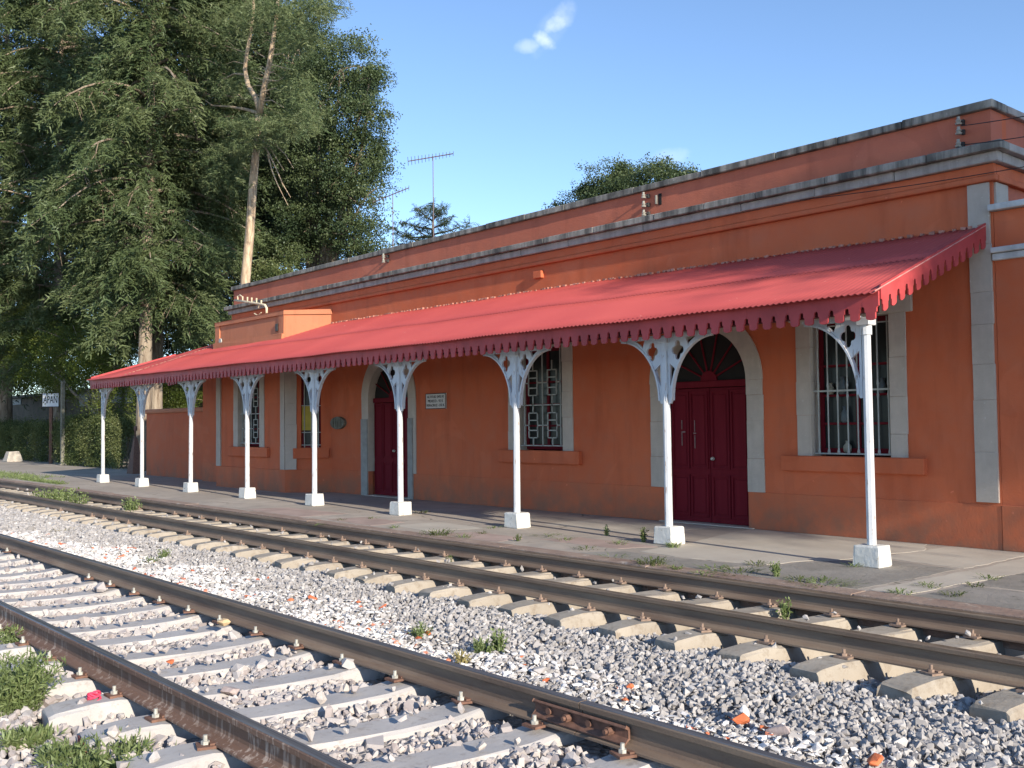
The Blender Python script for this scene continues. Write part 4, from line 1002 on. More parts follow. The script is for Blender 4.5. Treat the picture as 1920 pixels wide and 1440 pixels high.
def conifer(name, base, H, Rmax, zc0, label, seed, mat=CEDAR, nl=80, per=46, size=.62, lean=(0, 0), trunk_r=.3, group=None, prof=None, bark=BARK, rise=.35, droop=.5, twigs=60, azbias=None, inner=9):
    r = random.Random(seed); g = np.random.default_rng(seed)
    t = empty(name, base); tag(t, label, 'tree', group)
    b = Vector(base)
    tr = MB(); npt = 9; tp = [Vector((lean[0]*(k/npt)**1.3, lean[1]*(k/npt)**1.3, H*k/npt)) + Vector((r.uniform(-.05, .05), r.uniform(-.05, .05), 0)) for k in range(npt+1)]
    tr.tube(tp, [trunk_r*(1.15 if k == 0 else 1-.93*k/npt) for k in range(npt+1)], 10); tr.build('trunk', bark, t, local=True, smooth=True)
    P = []; D = []; T = []; lm = MB(); tw = MB()
    for k in range(nl):
        f_ = (k+r.random())/nl; z = zc0+(H-zc0)*f_**1.05
        q = min(npt-1, int(z/H*npt)); c = tp[q].lerp(tp[q+1], z/H*npt-q)
        if prof: L = Rmax*prof(f_)*r.uniform(.72, 1.12)
        else: L = Rmax*(1-f_)**.62*(.55+.45*min(1, f_*5))*r.uniform(.7, 1.12)
        az = r.uniform(0, 2*PI) if azbias is None else azbias(r)
        pts = limb_pts(c, az, L, rise*r.uniform(.6, 1.4), droop*r.uniform(.6, 1.3))
        lm.tube(pts, [.055*(1-.8*i/7)*(L/4+.3) for i in range(8)], 5, cap=False)
        clump = r.uniform(.15, .85)
        for j in range(per):
            u = 1-abs(g.normal()*.36)
            if u < .12: u = g.uniform(.2, 1)
            u = min(u, 1.03); i0 = min(6, int(u*7)); p = pts[i0].lerp(pts[i0+1], min(1, u*7-i0))
            off = Vector((g.normal()*.13*L*.45, g.normal()*.13*L*.45, g.normal()*.07-abs(g.normal())*.13*(1+u)))
            P.append(p+off); a = az+g.normal()*.75; D.append((math.cos(a), math.sin(a), -.15+g.normal()*.35-.3*u)); T.append(clump*.6+g.random()*.4)
        if k < twigs:
            for _ in range(3):
                i0 = r.randrange(2, 7); p = pts[i0]; q_ = p+Vector((r.uniform(-.6, .6), r.uniform(-.6, .6), -r.uniform(.5, 1.3))); mid = p.lerp(q_, .5)+Vector((r.uniform(-.2, .2), r.uniform(-.2, .2), .12)); tw.tube([p, mid, q_], [.018, .012, .005], 4, cap=False)
    for k in range(int(nl*inner)):
        f_ = g.random(); z = zc0+(H-zc0)*f_; q = min(npt-1, int(z/H*npt)); c = tp[q].lerp(tp[q+1], z/H*npt-q); a = g.uniform(0, 2*PI); rr = g.uniform(.3, Rmax*.55)
        P.append(c+Vector((math.cos(a)*rr, math.sin(a)*rr, g.normal()*.2))); D.append((math.cos(a), math.sin(a), -.4+g.normal()*.3)); T.append(g.random()*.8)
    lm.build('limb', bark, t, local=True)
    if tw.v: tw.build('dry_twigs', TWIG, t, local=True)['kind'] = 'stuff'
    P = np.array([tuple(p) for p in P]); D = np.array(D); N = len(P)
    R = rot_from(D, np.array([[0, 0, 1.0]]).repeat(N, 0), g.normal(size=N)*.5)
    h = N//2
    st = None
    o = merge('crown', SPRAY, P[:h]+np.array(b), R[:h], size*g.uniform(.6, 1.35, h), np.array(T[:h]), mat, t)
    o2 = merge('crown', SPRAY2, P[h:]+np.array(b), R[h:], size*g.uniform(.6, 1.35, N-h), np.array(T[h:]), mat, t)
    return t
def broadleaf(name, base, H, blobs, label, seed, mat=BROAD, n=2600, size=.75, src=None, trunk_r=.22, group=None, shell=.55, cat='tree', trunk=True, inner=.0, limbs=14, clumps=16):
    r = random.Random(seed); g = np.random.default_rng(seed); t = empty(name, base); tag(t, label, cat, group)
    b = np.array(base); vol = np.array([bb[3]*bb[4]*bb[5] for bb in blobs])**.72; vol /= vol.sum()
    P = []; T = []; lm = MB()
    tot = 0
    for bi, (x, y, z, rx, ry, rz) in enumerate(blobs):
        k = max(20, int(n*vol[bi])); d = g.normal(size=(k, 3)); d /= np.linalg.norm(d, axis=1, keepdims=True)
        rad = 1-np.abs(g.normal(size=k))*shell*.55; rad = np.clip(rad, .05, 1.12)
        # lumpy surface
        lump = 1+.10*np.sin(d[:, 0]*7+bi)+.10*np.sin(d[:, 1]*8+bi*2)
        if clumps:
            nc = max(5, int(clumps*(rx*ry*rz)**.6)); cd_ = g.normal(size=(nc, 3)); cd_ /= np.linalg.norm(cd_, axis=1, keepdims=True); cr = g.uniform(.72, 1.02, nc)
            wh = g.integers(0, nc, k); q3 = g.normal(size=(k, 3))*np.array([1, 1, .75])*.31/max(1, nc/9)**.33
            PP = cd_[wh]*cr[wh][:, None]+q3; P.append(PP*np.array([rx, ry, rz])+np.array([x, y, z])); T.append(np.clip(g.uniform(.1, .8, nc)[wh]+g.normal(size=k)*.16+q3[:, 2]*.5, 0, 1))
            continue_ = True
        else: continue_ = False
        if continue_: pass
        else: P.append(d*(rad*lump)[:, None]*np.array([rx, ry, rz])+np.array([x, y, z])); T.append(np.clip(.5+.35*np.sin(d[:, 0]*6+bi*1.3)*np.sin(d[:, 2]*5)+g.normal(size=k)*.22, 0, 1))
        if trunk:
            tp = Vector((x-b[0], y-b[1], z-b[2])); s = Vector((0, 0, H*.35)); lm.tube([s, s.lerp(tp, .5)+Vector((r.uniform(-.3, .3), r.uniform(-.3, .3), .2)), tp], [trunk_r*.5, trunk_r*.3, trunk_r*.1], 6, cap=False)
            for _ in range(3):
                e = tp+Vector((r.uniform(-rx, rx), r.uniform(-ry, ry), r.uniform(-rz, rz)))*.8; lm.tube([tp, tp.lerp(e, .5)+Vector((0, 0, .1)), e], [trunk_r*.12, trunk_r*.08, .01], 4, cap=False)
    P = np.concatenate(P); T = np.concatenate(T); N = len(P)
    if trunk:
        MB().tube([(0, 0, 0), (r.uniform(-.1, .1), r.uniform(-.1, .1), H*.3), (r.uniform(-.2, .2), r.uniform(-.2, .2), H*.62)], [trunk_r*1.1, trunk_r*.8, trunk_r*.45], 9).build('trunk', BARK, t, local=True, smooth=True)
        if lm.v: lm.build('limb', BARK, t, local=True)
    D = g.normal(size=(N, 3)); R = rot_from(D, np.array([[0, 0, 1.0]]).repeat(N, 0), g.uniform(0, 6.28, N))
    merge('crown', src or LEAF, P, R, size*g.uniform(.6, 1.3, N), T, mat, t)
    return t
def P3(px, Y, z=-.05):
    """world point on the vertical plane Y seen in the photograph's column px (near horizon)"""
    q = onY(px, 790, Y); return (float(q[0]), float(Y), z)
def zat(py, px, Y): return float(onY(px, py, Y)[2])

TG = None
full = lambda f_: (.62+.38*min(1, f_*4))*(1-.75*max(0, f_-.45)/.55)
conifer('conifer_tree', P3(268, 13.4), 26, 4.1, 5.6, 'tall shaggy cedar with a pale trunk rising just behind the canopy end', 11, CEDAR, 125, 42, .80, trunk_r=.28, lean=(.6, .4), prof=full, droop=.62, inner=26)
conifer('conifer_tree', P3(292, 14.8), 24, 3.4, 5.0, 'second cedar stem standing close behind the pale trunked one', 12, CEDAR, 80, 40, .75, trunk_r=.26, lean=(.5, .6), prof=full)
conifer('conifer_tree', P3(110, 15.5), 30, 4.9, 5.0, 'broad grey green cedar at the upper left', 13, CEDAR, 125, 42, .95, trunk_r=.34, prof=full, droop=.6, inner=22)
conifer('conifer_tree', P3(8, 15.0), 33, 5.6, 4.2, 'dark conifer cut by the left edge of the view', 14, CEDARD, 120, 44, 1.15, trunk_r=.4, prof=full)
conifer('conifer_tree', P3(375, 18.5), 30, 4.6, 5.0, 'dark tall cedar behind the forked bare trunk', 15, CEDARD, 110, 42, .95, trunk_r=.34, prof=full)
conifer('conifer_tree', P3(495, 22.0), 30, 4.4, 10.0, 'dark green cedar crown rising above the left end of the building', 16, CEDARD, 90, 42, .95, trunk_r=.34, prof=full)
# forked bare trunk with tufts
def forked():
    Y = 14.8; q = P3(458, Y); t = empty('forked_tree', q); tag(t, 'slender forked tree with a bare cream trunk rising behind the parapet', 'tree')
    L = lambda px, py, dy=0: Vector(onY(px, py, Y+dy))-Vector(q)
    MB().tube([(0, 0, 0), L(460, 525), L(468, 440), L(474, 350), L(480, 280), L(486, 212)], [.22, .160, .148, .135, .122, .108], 10).build('trunk', BAREWOOD, t, local=True, smooth=True)
    MB().tube([L(486, 216), L(494, 170), L(505, 120), L(513, 70), L(520, 20), L(524, -60)], [.108, .095, .085, .072, .058, .04], 8).build('trunk', BAREWOOD, t, local=True, smooth=True)
    MB().tube([L(486, 205), L(480, 185), L(465, 160), L(459, 130), L(463, 100), L(470, 60), L(475, 20), L(478, -60)], [.10, .085, .08, .07, .065, .055, .05, .03], 8).build('trunk', BAREWOOD, t, local=True, smooth=True)
    lm = MB(); r = random.Random(5)
    def br(pts, r0=.045): lm.tube([L(*p) for p in pts], [r0*(1-.75*i/(len(pts)-1)) for i in range(len(pts))], 5, cap=False)
    br([(484, 212), (460, 205), (430, 200), (398, 198), (385, 188)], .06); br([(484, 216), (465, 222), (450, 228)], .04)
    br([(478, 262), (450, 268), (425, 280), (402, 292)], .045); br([(480, 262), (500, 280), (515, 310), (530, 345), (545, 370)], .035)
    br([(488, 258), (505, 275), (520, 300), (533, 320)], .03); br([(492, 255), (515, 270), (535, 290), (550, 315)], .03)
    br([(502, 290), (510, 320), (520, 345), (540, 385)], .03); br([(459, 140), (440, 138), (420, 148), (408, 160)], .04)
    br([(458, 98), (440, 92), (420, 85)], .025); br([(495, 172), (515, 165), (525, 170)], .025); br([(500, 150), (520, 152), (540, 140)], .022)
    br([(505, 120), (525, 125), (545, 130)], .025); br([(498, 108), (475, 95)], .02); br([(490, 190), (510, 188), (530, 200), (545, 212)], .022)
    br([(508, 105), (530, 100), (540, 112), (542, 95)], .03); br([(460, 120), (438, 115), (425, 120)], .02); br([(497, 160), (512, 148)], .02); br([(500, 138), (518, 132)], .018)
    for _ in range(16):
        y = r.uniform(60, 190); x0 = 512-(y-70)*.21; s = r.choice((-1, 1)); l = r.uniform(12, 34); br([(x0, y), (x0+s*l*.5, y-r.uniform(-2, 6)), (x0+s*l, y+r.uniform(-6, 8))], .016)
    lm.build('limb', BAREWOOD, t, local=True)
    g = np.random.default_rng(3); P = []; D = []; T = []
    for (x, y, sx, sy, n) in ((500, 232, 62, 16, 340), (440, 228, 45, 12, 190), (550, 236, 30, 20, 150), (478, 262, 34, 14, 130), (430, 275, 35, 14, 120), (410, 300, 40, 18, 140), (570, 215, 30, 26, 150), (560, 165, 26, 34, 160),
                              (440, 30, 60, 30, 320), (520, 15, 50, 26, 260), (560, 60, 40, 34, 220), (400, 330, 45, 26, 160), (430, 160, 26, 20, 60), (600, 10, 34, 16, 150)):
        for _ in range(n):
            p = L(x+g.normal()*sx*.55, y+g.normal()*sy*.55, g.normal()*.7); P.append(p+Vector(q)); D.append((g.normal(), g.normal(), -.3+g.normal()*.3)); T.append(g.uniform(.2, 1))
    P = np.array([tuple(p) for p in P]); N = len(P); D = np.array(D)
    merge('crown', SPRAY, P, rot_from(D, np.array([[0, 0, 1.0]]).repeat(N, 0), g.normal(size=N)*.5), .42*g.uniform(.6, 1.3, N), np.array(T), CEDAR, t)
forked()
# big broadleaf mass right of the forked trunk
def blob(px, py, Y, rx, rz, ry=None): q = onY(px, py, Y); return (float(q[0]), float(Y), float(q[2]), rx, ry or rx, rz)
Yb = 20.5
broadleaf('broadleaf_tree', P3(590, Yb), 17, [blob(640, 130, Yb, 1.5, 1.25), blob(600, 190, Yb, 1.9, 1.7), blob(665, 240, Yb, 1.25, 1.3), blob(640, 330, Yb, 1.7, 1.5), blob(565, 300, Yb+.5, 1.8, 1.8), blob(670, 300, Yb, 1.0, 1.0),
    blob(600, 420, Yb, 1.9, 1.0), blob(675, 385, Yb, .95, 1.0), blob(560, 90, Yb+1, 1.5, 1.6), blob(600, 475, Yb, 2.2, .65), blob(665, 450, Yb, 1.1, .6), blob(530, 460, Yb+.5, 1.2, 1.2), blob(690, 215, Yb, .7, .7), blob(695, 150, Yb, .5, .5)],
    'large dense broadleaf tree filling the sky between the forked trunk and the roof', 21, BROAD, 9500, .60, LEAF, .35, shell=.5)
broadleaf('broadleaf_tree', P3(520, 24), 18, [blob(520, 250, 24, 3.0, 4.0), blob(470, 380, 24, 2.6, 3.0), blob(560, 380, 24, 2.6, 2.6), blob(430, 120, 25, 3.2, 4.0), blob(180, 420, 27, 5.5, 6.0), blob(60, 250, 27, 5.5, 6.0), blob(230, 180, 27, 5.0, 5.5), blob(60, 560, 26, 5.5, 3.6), blob(330, 330, 26, 4.0, 5.0), blob(400, 520, 25, 3.6, 2.6)],
    'dark leafy tree deep behind the cedars', 22, CEDARD, 9500, 1.25, LEAFD, .35, shell=.9, clumps=0)
broadleaf('round_shrub', P3(508, 17), 6, [blob(506, 512, 17, 1.0, .75), blob(530, 525, 17, .8, .5)], 'small rounded olive bush showing above the left end of the parapet', 23, HEDGE, 900, .42, LEAF, .1, cat='bush')
# trees over the roof
Yr = 38
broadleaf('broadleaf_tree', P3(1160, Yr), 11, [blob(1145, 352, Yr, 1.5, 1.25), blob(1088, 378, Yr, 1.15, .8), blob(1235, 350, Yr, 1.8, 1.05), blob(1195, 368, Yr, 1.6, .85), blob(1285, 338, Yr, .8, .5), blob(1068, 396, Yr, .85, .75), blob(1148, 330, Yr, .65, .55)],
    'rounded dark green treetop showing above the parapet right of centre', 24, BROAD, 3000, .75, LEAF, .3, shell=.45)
def layered():
    Y = 27; q = P3(812, Y); t = empty('layered_conifer', q); tag(t, 'small conifer with spreading tiers just above the roof beside the aerials', 'tree')
    L = lambda px, py, dy=0: Vector(onY(px, py, Y+dy))-Vector(q)
    MB().tube([(0, 0, 0), L(812, 470), L(812, 395)], [.2, .1, .03], 8).build('trunk', BARK, t, local=True)
    g = np.random.default_rng(6); P = []; T = []; lm = MB()
    for (x0, y0, x1, y1) in ((812, 415, 780, 388), (812, 412, 832, 385), (812, 430, 750, 415), (812, 428, 848, 405), (812, 440, 880, 418), (812, 445, 745, 440), (812, 450, 735, 458), (812, 455, 868, 440), (812, 410, 812, 382), (812, 450, 770, 420), (790, 455, 730, 425)):
        lm.tube([L(x0, y0), L((x0+x1)/2, (y0+y1)/2+3), L(x1, y1)], [.05, .03, .01], 5, cap=False)
        for k in range(46):
            u = g.uniform(.15, 1.03); p = L(x0+(x1-x0)*u+g.normal()*3, y0+(y1-y0)*u+g.normal()*3+2, g.normal()*.3)+Vector(q); P.append(tuple(p)); T.append(g.random()*.7)
    lm.build('limb', BARK, t, local=True)
    P = np.array(P); N = len(P); D = g.normal(size=(N, 3))*np.array([1, 1, .5])
    merge('crown', SPRAY, P, rot_from(D, np.array([[0, 0, 1.0]]).repeat(N, 0), g.normal(size=N)), .42*g.uniform(.6, 1.2, N), np.array(T), CEDARD, t)
layered()
# laurels and hedges near the name board
Yl = 13.8
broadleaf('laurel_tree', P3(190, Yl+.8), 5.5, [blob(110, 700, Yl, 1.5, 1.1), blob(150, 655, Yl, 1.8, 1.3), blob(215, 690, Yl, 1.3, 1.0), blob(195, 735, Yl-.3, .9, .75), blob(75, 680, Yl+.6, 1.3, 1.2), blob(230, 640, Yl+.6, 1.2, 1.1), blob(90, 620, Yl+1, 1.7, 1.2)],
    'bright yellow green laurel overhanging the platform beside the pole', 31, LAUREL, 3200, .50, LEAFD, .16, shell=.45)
broadleaf('laurel_tree', P3(335, 17.5), 4, [blob(330, 740, 17.5, 1.1, .8), blob(362, 748, 17.5, .8, .6), blob(300, 745, 17.8, .7, .6)], 'leafy laurel seen over the low orange wall', 32, LAUREL, 900, .42, LEAFD, .12, shell=.45)
def hedge(px0, px1, Y, h, label, seed, n, depth=1.0):
    a, b = P3(px0, Y), P3(px1, Y); g = np.random.default_rng(seed); t = empty('hedge', ((a[0]+b[0])/2, Y, -.05)); tag(t, label, 'hedge')
    x = g.uniform(a[0], b[0], n); s = g.uniform(-1, 1, n); hh = h*(1+.10*np.sin(x*1.7)+.07*np.sin(x*3.9+1)); sel = g.random(n)
    z = np.where(sel < .5, hh*g.uniform(.05, 1, n), hh*(1-np.abs(g.normal(size=n))*.1)); y = np.where(sel < .5, Y-depth/2*(1+.25*np.sin(x*2.3)*np.cos(z*3))+np.abs(g.normal(size=n))*.15, Y+s*depth/2)
    P = np.stack([x, y, z-.05], 1); D = g.normal(size=(n, 3))
    merge('foliage', LEAFD, P, rot_from(D, np.array([[0, 0, 1.0]]).repeat(n, 0), g.uniform(0, 6, n)), .42*g.uniform(.6, 1.2, n), np.clip(.5+.3*np.sin(x*2.1)+g.normal(size=n)*.25, 0, 1), HEDGE, t)
    m = MB()
    for k in range(14):
        xx = a[0]+(b[0]-a[0])*(k+.5)/14; m.tube([(xx-t.location.x, 0, 0), (xx-t.location.x+.1, .05, h*.7)], .03, 5)
    m.build('stem', BARK, t, local=True)
hedge(134, 252, 13.9, 1.75, 'sunlit bushy hedge between the pole and the low wall', 41, 4200, 1.3)
hedge(-60, 112, 14.4, 1.65, 'longer shaded hedge running to the left edge behind the name sign', 42, 5200, 1.3)
# far wood closing the view behind
def far_wood():
    g = np.random.default_rng(8); n = 9000; x = g.uniform(-340, -10, n); y = 52+g.uniform(0, 14, n); z = g.uniform(0, 1, n)**.8*(8+2.5*np.sin(x*.35)+1.6*np.sin(x*.9))
    D = g.normal(size=(n, 3)); P = np.stack([x, y, z], 1)
    o = merge('far_wood', LEAFD, P, rot_from(D, np.array([[0, 0, 1.0]]).repeat(n, 0), g.uniform(0, 6, n)), 2.4*g.uniform(.6, 1.2, n), g.random(n), CEDARD); tag(o, 'dark mass of distant trees far behind the station yard', 'wood', kind='stuff')
far_wood()
# tree standing further along the platform, right of the view; it shades the upper wall
broadleaf('broadleaf_tree', (12.0, 11.2, -.05), 12, [(11.5, 10.7, 9.6, 2.8, 2.4, 2.5), (13.0, 10.2, 9.0, 2.6, 2.3, 2.2), (10.6, 11.8, 8.8, 2.4, 2.4, 1.9), (12.5, 11.8, 10.2, 2.6, 2.4, 1.9)], 'leafy tree standing to the right of the station, shading its upper wall', 51, BROAD, 9000, .9, LEAFD, .35, shell=1.4, clumps=0)

# ------------------------------------------------------------------ weeds
def weed(px, py, z, h, w_, n, label, seed, mat=WEEDM, name='weed', fine=False, cat='weed'):
    q = onZ(px, py, z); g = np.random.default_rng(seed); t = empty(name, (q[0], q[1], z)); tag(t, label, cat)
    V = []; Fc = []; T = []
    for i in range(n):
        a = g.uniform(0, 2*PI); r0 = w_*g.random()**.7*.5; base = np.array([math.cos(a)*r0*.6, math.sin(a)*r0*.6, 0]); L = h*g.uniform(.5, 1.05)*(1-.4*r0/w_)
        out = np.array([math.cos(a), math.sin(a), 0])*w_*.5*g.uniform(.2, 1)*(.4 if not fine else .8); k = 4; prev = base; wd = (.004+.003*g.random())*(1 if not fine else .35)
        side = np.array([-math.sin(a), math.cos(a), 0])
        for j in range(1, k+1):
            u = j/k; cur = base+out*u*u+np.array([g.normal()*.006, g.normal()*.006, L*u*(1-.12*u)]); b = len(V)
            V.extend([prev-side*wd, prev+side*wd, cur+side*wd*.7, cur-side*wd*.7]); Fc.append((b, b+1, b+2, b+3)); T.extend([g.uniform(.2, .8)]*4)
            nl = 2 if not fine else 9
            for _ in range(nl):
                d = g.normal(size=3)+out*3+np.array([0, 0, .9]); d /= np.linalg.norm(d); s = np.cross(d, g.normal(size=3)); s /= np.linalg.norm(s); l = (h*.16 if not fine else .05)*g.uniform(.6, 1.3); ww = l*(.22 if not fine else .10)
                cur0 = cur; cur = cur0 if not fine else prev+(cur0-prev)*g.random(); b = len(V); tt = g.uniform(.1, 1)
                V.extend([cur, cur+d*l*.5+s*ww, cur+d*l, cur+d*l*.5-s*ww]); Fc.append((b, b+1, b+2, b+3)); T.extend([tt]*4); cur = cur0
            prev = cur
    o = merge('leaves', (np.array(V), np.array(Fc)), np.array([[q[0], q[1], z]]), np.eye(3)[None], np.ones(1), np.zeros(1), mat, t, np.array(T)); return t
weed(28, 1338, -.30, .44, .50, 130, 'big feathery green weed at the left edge beside the near rail', 61, fine=True)
weed(34, 1215, -.28, .20, .34, 46, 'low leafy weed against the near rail web at far left', 62, fine=True)
weed(50, 1405, -.32, .13, .26, 50, 'small round tuft near the bottom left corner', 63, fine=True)
weed(190, 1452, -.32, .17, .62, 90, 'spreading tuft cut by the bottom edge under the red ended sleeper', 64, fine=True)
weed(108, 1438, -.32, .12, .3, 36, 'little tuft at the bottom edge left of the spreading one', 65, fine=True)
weed(790, 1196, -.22, .13, .22, 40, 'dark green weed beside an orange brick bit in the rubble', 66)
weed(905, 1232, -.22, .16, .24, 36, 'green weed in the stones right of the yellowing one', 67)
weed(934, 1228, -.22, .22, .12, 22, 'upright green shoot at the right of the rubble weeds', 68)
weed(862, 1246, -.20, .11, .2, 30, 'yellow and orange dying weed next to the rail head', 69, DRYW)
weed(306, 1048, -.23, .16, .24, 26, 'small weed in the stones among white rubble at left', 70)
weed(285, 1056, -.23, .10, .3, 26, 'low sprawling weed left of the small upright one', 71)
weed(118, 1000, -.23, .10, .5, 26, 'thin dry weed on the grey stones at far left', 72, DRYW)
weed(100, 944, -.30, .42, 1.2, 110, 'wide pale green weed growing between the far rails', 74)
weed(140, 950, -.30, .36, .9, 60, 'second clump joined to the wide weed between the far rails', 75)
weed(246, 962, -.30, .36, .5, 46, 'separate round weed between the far rails', 76)
weed(1472, 1163, -.30, .22, .14, 22, 'small weed between two sleepers of the far track', 77)
weed(842, 1056, -.3, .12, .14, 14, 'tiny weed between the far rails near the middle', 78)
for i, (px, py, h, w_, n, lb) in enumerate([(820, 1004, .10, .7, 60, 'low weed patch on the platform edge between the third and fourth posts from the right'), (738, 990, .05, .3, 20, 'thin grass sprig on the pink slab left of centre'), (868, 1008, .05, .5, 30, 'fringe of small weeds along the platform edge'), (1222, 1060, .10, .5, 60, 'bushy weed patch on the platform edge right of centre'),
        (1268, 1068, .06, .3, 24, 'small tuft right of the bushy edge patch'), (1138, 1004, .16, .1, 14, 'single stalky weed just left of the second post footing'), (1206, 1016, .22, .10, 18, 'taller sprig touching the second post footing'), (1262, 1026, .08, .32, 40, 'green tuft growing at the foot of the second post'),
        (1455, 1080, .16, .16, 30, 'pale stalky weed near the edge stones between the first two posts'), (1385, 1075, .05, .8, 46, 'line of moss and grass on the edge stones'), (1540, 1096, .05, .9, 60, 'long mossy strip beside the near edge stones'), (1690, 1113, .05, .4, 34, 'moss patch at the foot of the pale strip'),
        (1790, 1117, .05, .3, 26, 'yellowish moss line on the dark slab at right'), (1855, 1085, .05, .35, 22, 'grass tuft on the slab joint near the right edge'), (1600, 1062, .05, .3, 22, 'moss around the nearest footing'), (970, 1014, .10, .14, 14, 'stalk of weed near the edge below the third footing'),
        (925, 990, .04, .5, 26, 'flat weeds left of the third post footing'), (1030, 1005, .03, .7, 30, 'moss in a slab joint right of the third footing'), (790, 962, .06, .4, 30, 'pale tuft right of the fourth post footing'), (1150, 1045, .04, .6, 24, 'sparse grass along the slab before the bushy patch'), (590, 985, .03, .5, 16, 'faint grass on the platform edge far left')]):
    weed(px, py, -.045, h, w_, n, lb, 90+i, WEEDM if i % 3 else HEDGE)
for i, (px, py, w_, n, lb) in enumerate([(1340, 1068, .6, 30, 'thin green line along the light slab front edge'), (1420, 1060, .5, 26, 'grass fringe at the corner of the light slab'), (1745, 1100, .4, 26, 'moss in the joint of the pale strip'), (1830, 1100, .3, 18, 'dull moss on the last dark slab'), (1060, 1012, .4, 20, 'weed strip by the dark groove in the platform'),
        (1100, 1030, .5, 24, 'green fringe under the pink slab'), (700, 972, .4, 14, 'faint tuft before the fourth footing'), (905, 1000, .3, 18, 'tuft on the slab corner below the third footing'), (1160, 1020, .5, 24, 'low weeds left of the bushy edge patch'), (640, 975, .4, 14, 'sparse blades on the edge beyond the fifth footing'), (1320, 1078, .4, 26, 'thick tuft on the edge stones right of the second footing'), (1500, 1090, .5, 34, 'mossy growth in front of the nearest bay')]):
    weed(px, py, -.047, .045, w_, n, lb, 140+i, HEDGE if i % 2 else WEEDM)
def grass_patch():
    g = np.random.default_rng(9); n = 2200; a = onZ(0, 905, -.05); x = g.uniform(-48, -29, n); y = g.normal(size=n)*.35+9.0+(-x-38)*-.02
    y = np.where(x > -33, 8.6+np.abs(g.normal(size=n))*.12, y); P = np.stack([x, np.clip(y, 8.35, 11), np.full(n, -.05)], 1)
    s = leaf_src(10, 4, .5, .25, .1); D = np.tile([0, 0, 1.0], (n, 1))+g.normal(size=(n, 3))*.3
    o = merge('grass', s, P, rot_from(D, g.normal(size=(n, 3)), g.uniform(0, 6, n)), .16*g.uniform(.5, 1.2, n), g.random(n), WEEDM); tag(o, 'yellow green grass along the platform edge at the far left', 'grass', kind='stuff')
grass_patch()

# ------------------------------------------------------------------ loose stones
def stone_mesh(seed, flat=.8, npt=11):
    r = np.random.default_rng(seed); bm = bmesh.new()
    for _ in range(npt):
        d = r.normal(size=3); d /= np.linalg.norm(d); d *= np.array([1, r.uniform(.7, .95), flat])*r.uniform(.8, 1.05)*.5; bm.verts.new(d)
    bmesh.ops.convex_hull(bm, input=bm.verts); 
    for v in [v for v in bm.verts if not v.link_faces]: bm.verts.remove(v)
    bmesh.ops.recalc_face_normals(bm, faces=bm.faces); return bm
def gravel_mat(name, cols, inst=True):
    m = NM(name); at = m.node('Attribute'); at.attribute_name = 'tint'; at.attribute_type = 'INSTANCER'
    c = m.ramp(at.outputs['Fac'], cols); m.t.nodes[-1].color_ramp.interpolation = 'LINEAR' if hasattr(m.t.nodes[-1], 'color_ramp') else None
    c = m.mix(m.ramp(m.noise(35, 4), [(.3, 0), (.7, .5)]), c, tuple(x*.7 for x in cols[len(cols)//2][1])); m.col(c); m.rough(.9); m.bump(m.noise(90, 4), .4, .004); return m.m
def scatter(name, pts, rot, scl, tint, mats, label, cat, flat=.8, nvar=5, seed=0):
    me = bpy.data.meshes.new(name); N = len(pts); me.vertices.add(N); me.vertices.foreach_set('co', pts.astype(np.float32).reshape(-1))
    for nm, ty, arr in (('rot', 'FLOAT_VECTOR', rot), ('scl', 'FLOAT_VECTOR', scl)):
        a = me.attributes.new(nm, ty, 'POINT'); a.data.foreach_set('vector', arr.astype(np.float32).reshape(-1))
    a = me.attributes.new('tint', 'FLOAT', 'POINT'); a.data.foreach_set('value', tint.astype(np.float32))
    a = me.attributes.new('which', 'INT', 'POINT'); a.data.foreach_set('value', (np.arange(N) % nvar).astype(np.int32))
    me.materials.append(mats)
    o = mesh_obj(name, me); tag(o, label, cat, kind='stuff')
    ng = bpy.data.node_groups.new(name+'_nodes', 'GeometryNodeTree')
    ng.interface.new_socket('Geometry', in_out='INPUT', socket_type='NodeSocketGeometry'); ng.interface.new_socket('Geometry', in_out='OUTPUT', socket_type='NodeSocketGeometry')
    gi = ng.nodes.new('NodeGroupInput'); go = ng.nodes.new('NodeGroupOutput'); jn = ng.nodes.new('GeometryNodeJoinGeometry')
    def na(nm, ty):
        n_ = ng.nodes.new('GeometryNodeInputNamedAttribute'); n_.data_type = ty; n_.inputs[0].default_value = nm; return n_.outputs[0]
    R_, Sc, Wh = na('rot', 'FLOAT_VECTOR'), na('scl', 'FLOAT_VECTOR'), na('which', 'INT')
    for k in range(nvar):
        bm = stone_mesh(seed*10+k, flat); sm_ = bpy.data.meshes.new(name+'_stone'); bm.to_mesh(sm_); bm.free(); sm_.materials.append(mats)
        so_ = bpy.data.objects.new(name+'_stone', sm_)
        oi = ng.nodes.new('GeometryNodeObjectInfo'); oi.inputs['Object'].default_value = so_
        ip = ng.nodes.new('GeometryNodeInstanceOnPoints'); cp = ng.nodes.new('FunctionNodeCompare'); cp.data_type = 'INT'; cp.operation = 'EQUAL'
        ng.links.new(Wh, cp.inputs[2]); cp.inputs[3].default_value = k
        ng.links.new(gi.outputs[0], ip.inputs['Points']); ng.links.new(cp.outputs[0], ip.inputs['Selection']); ng.links.new(oi.outputs['Geometry'], ip.inputs['Instance'])
        ng.links.new(R_, ip.inputs['Rotation']); ng.links.new(Sc, ip.inputs['Scale']); ng.links.new(ip.outputs[0], jn.inputs[0])
    ng.links.new(jn.outputs[0], go.inputs[0])
    md = o.modifiers.new('stones', 'NODES'); md.node_group = ng
    return o
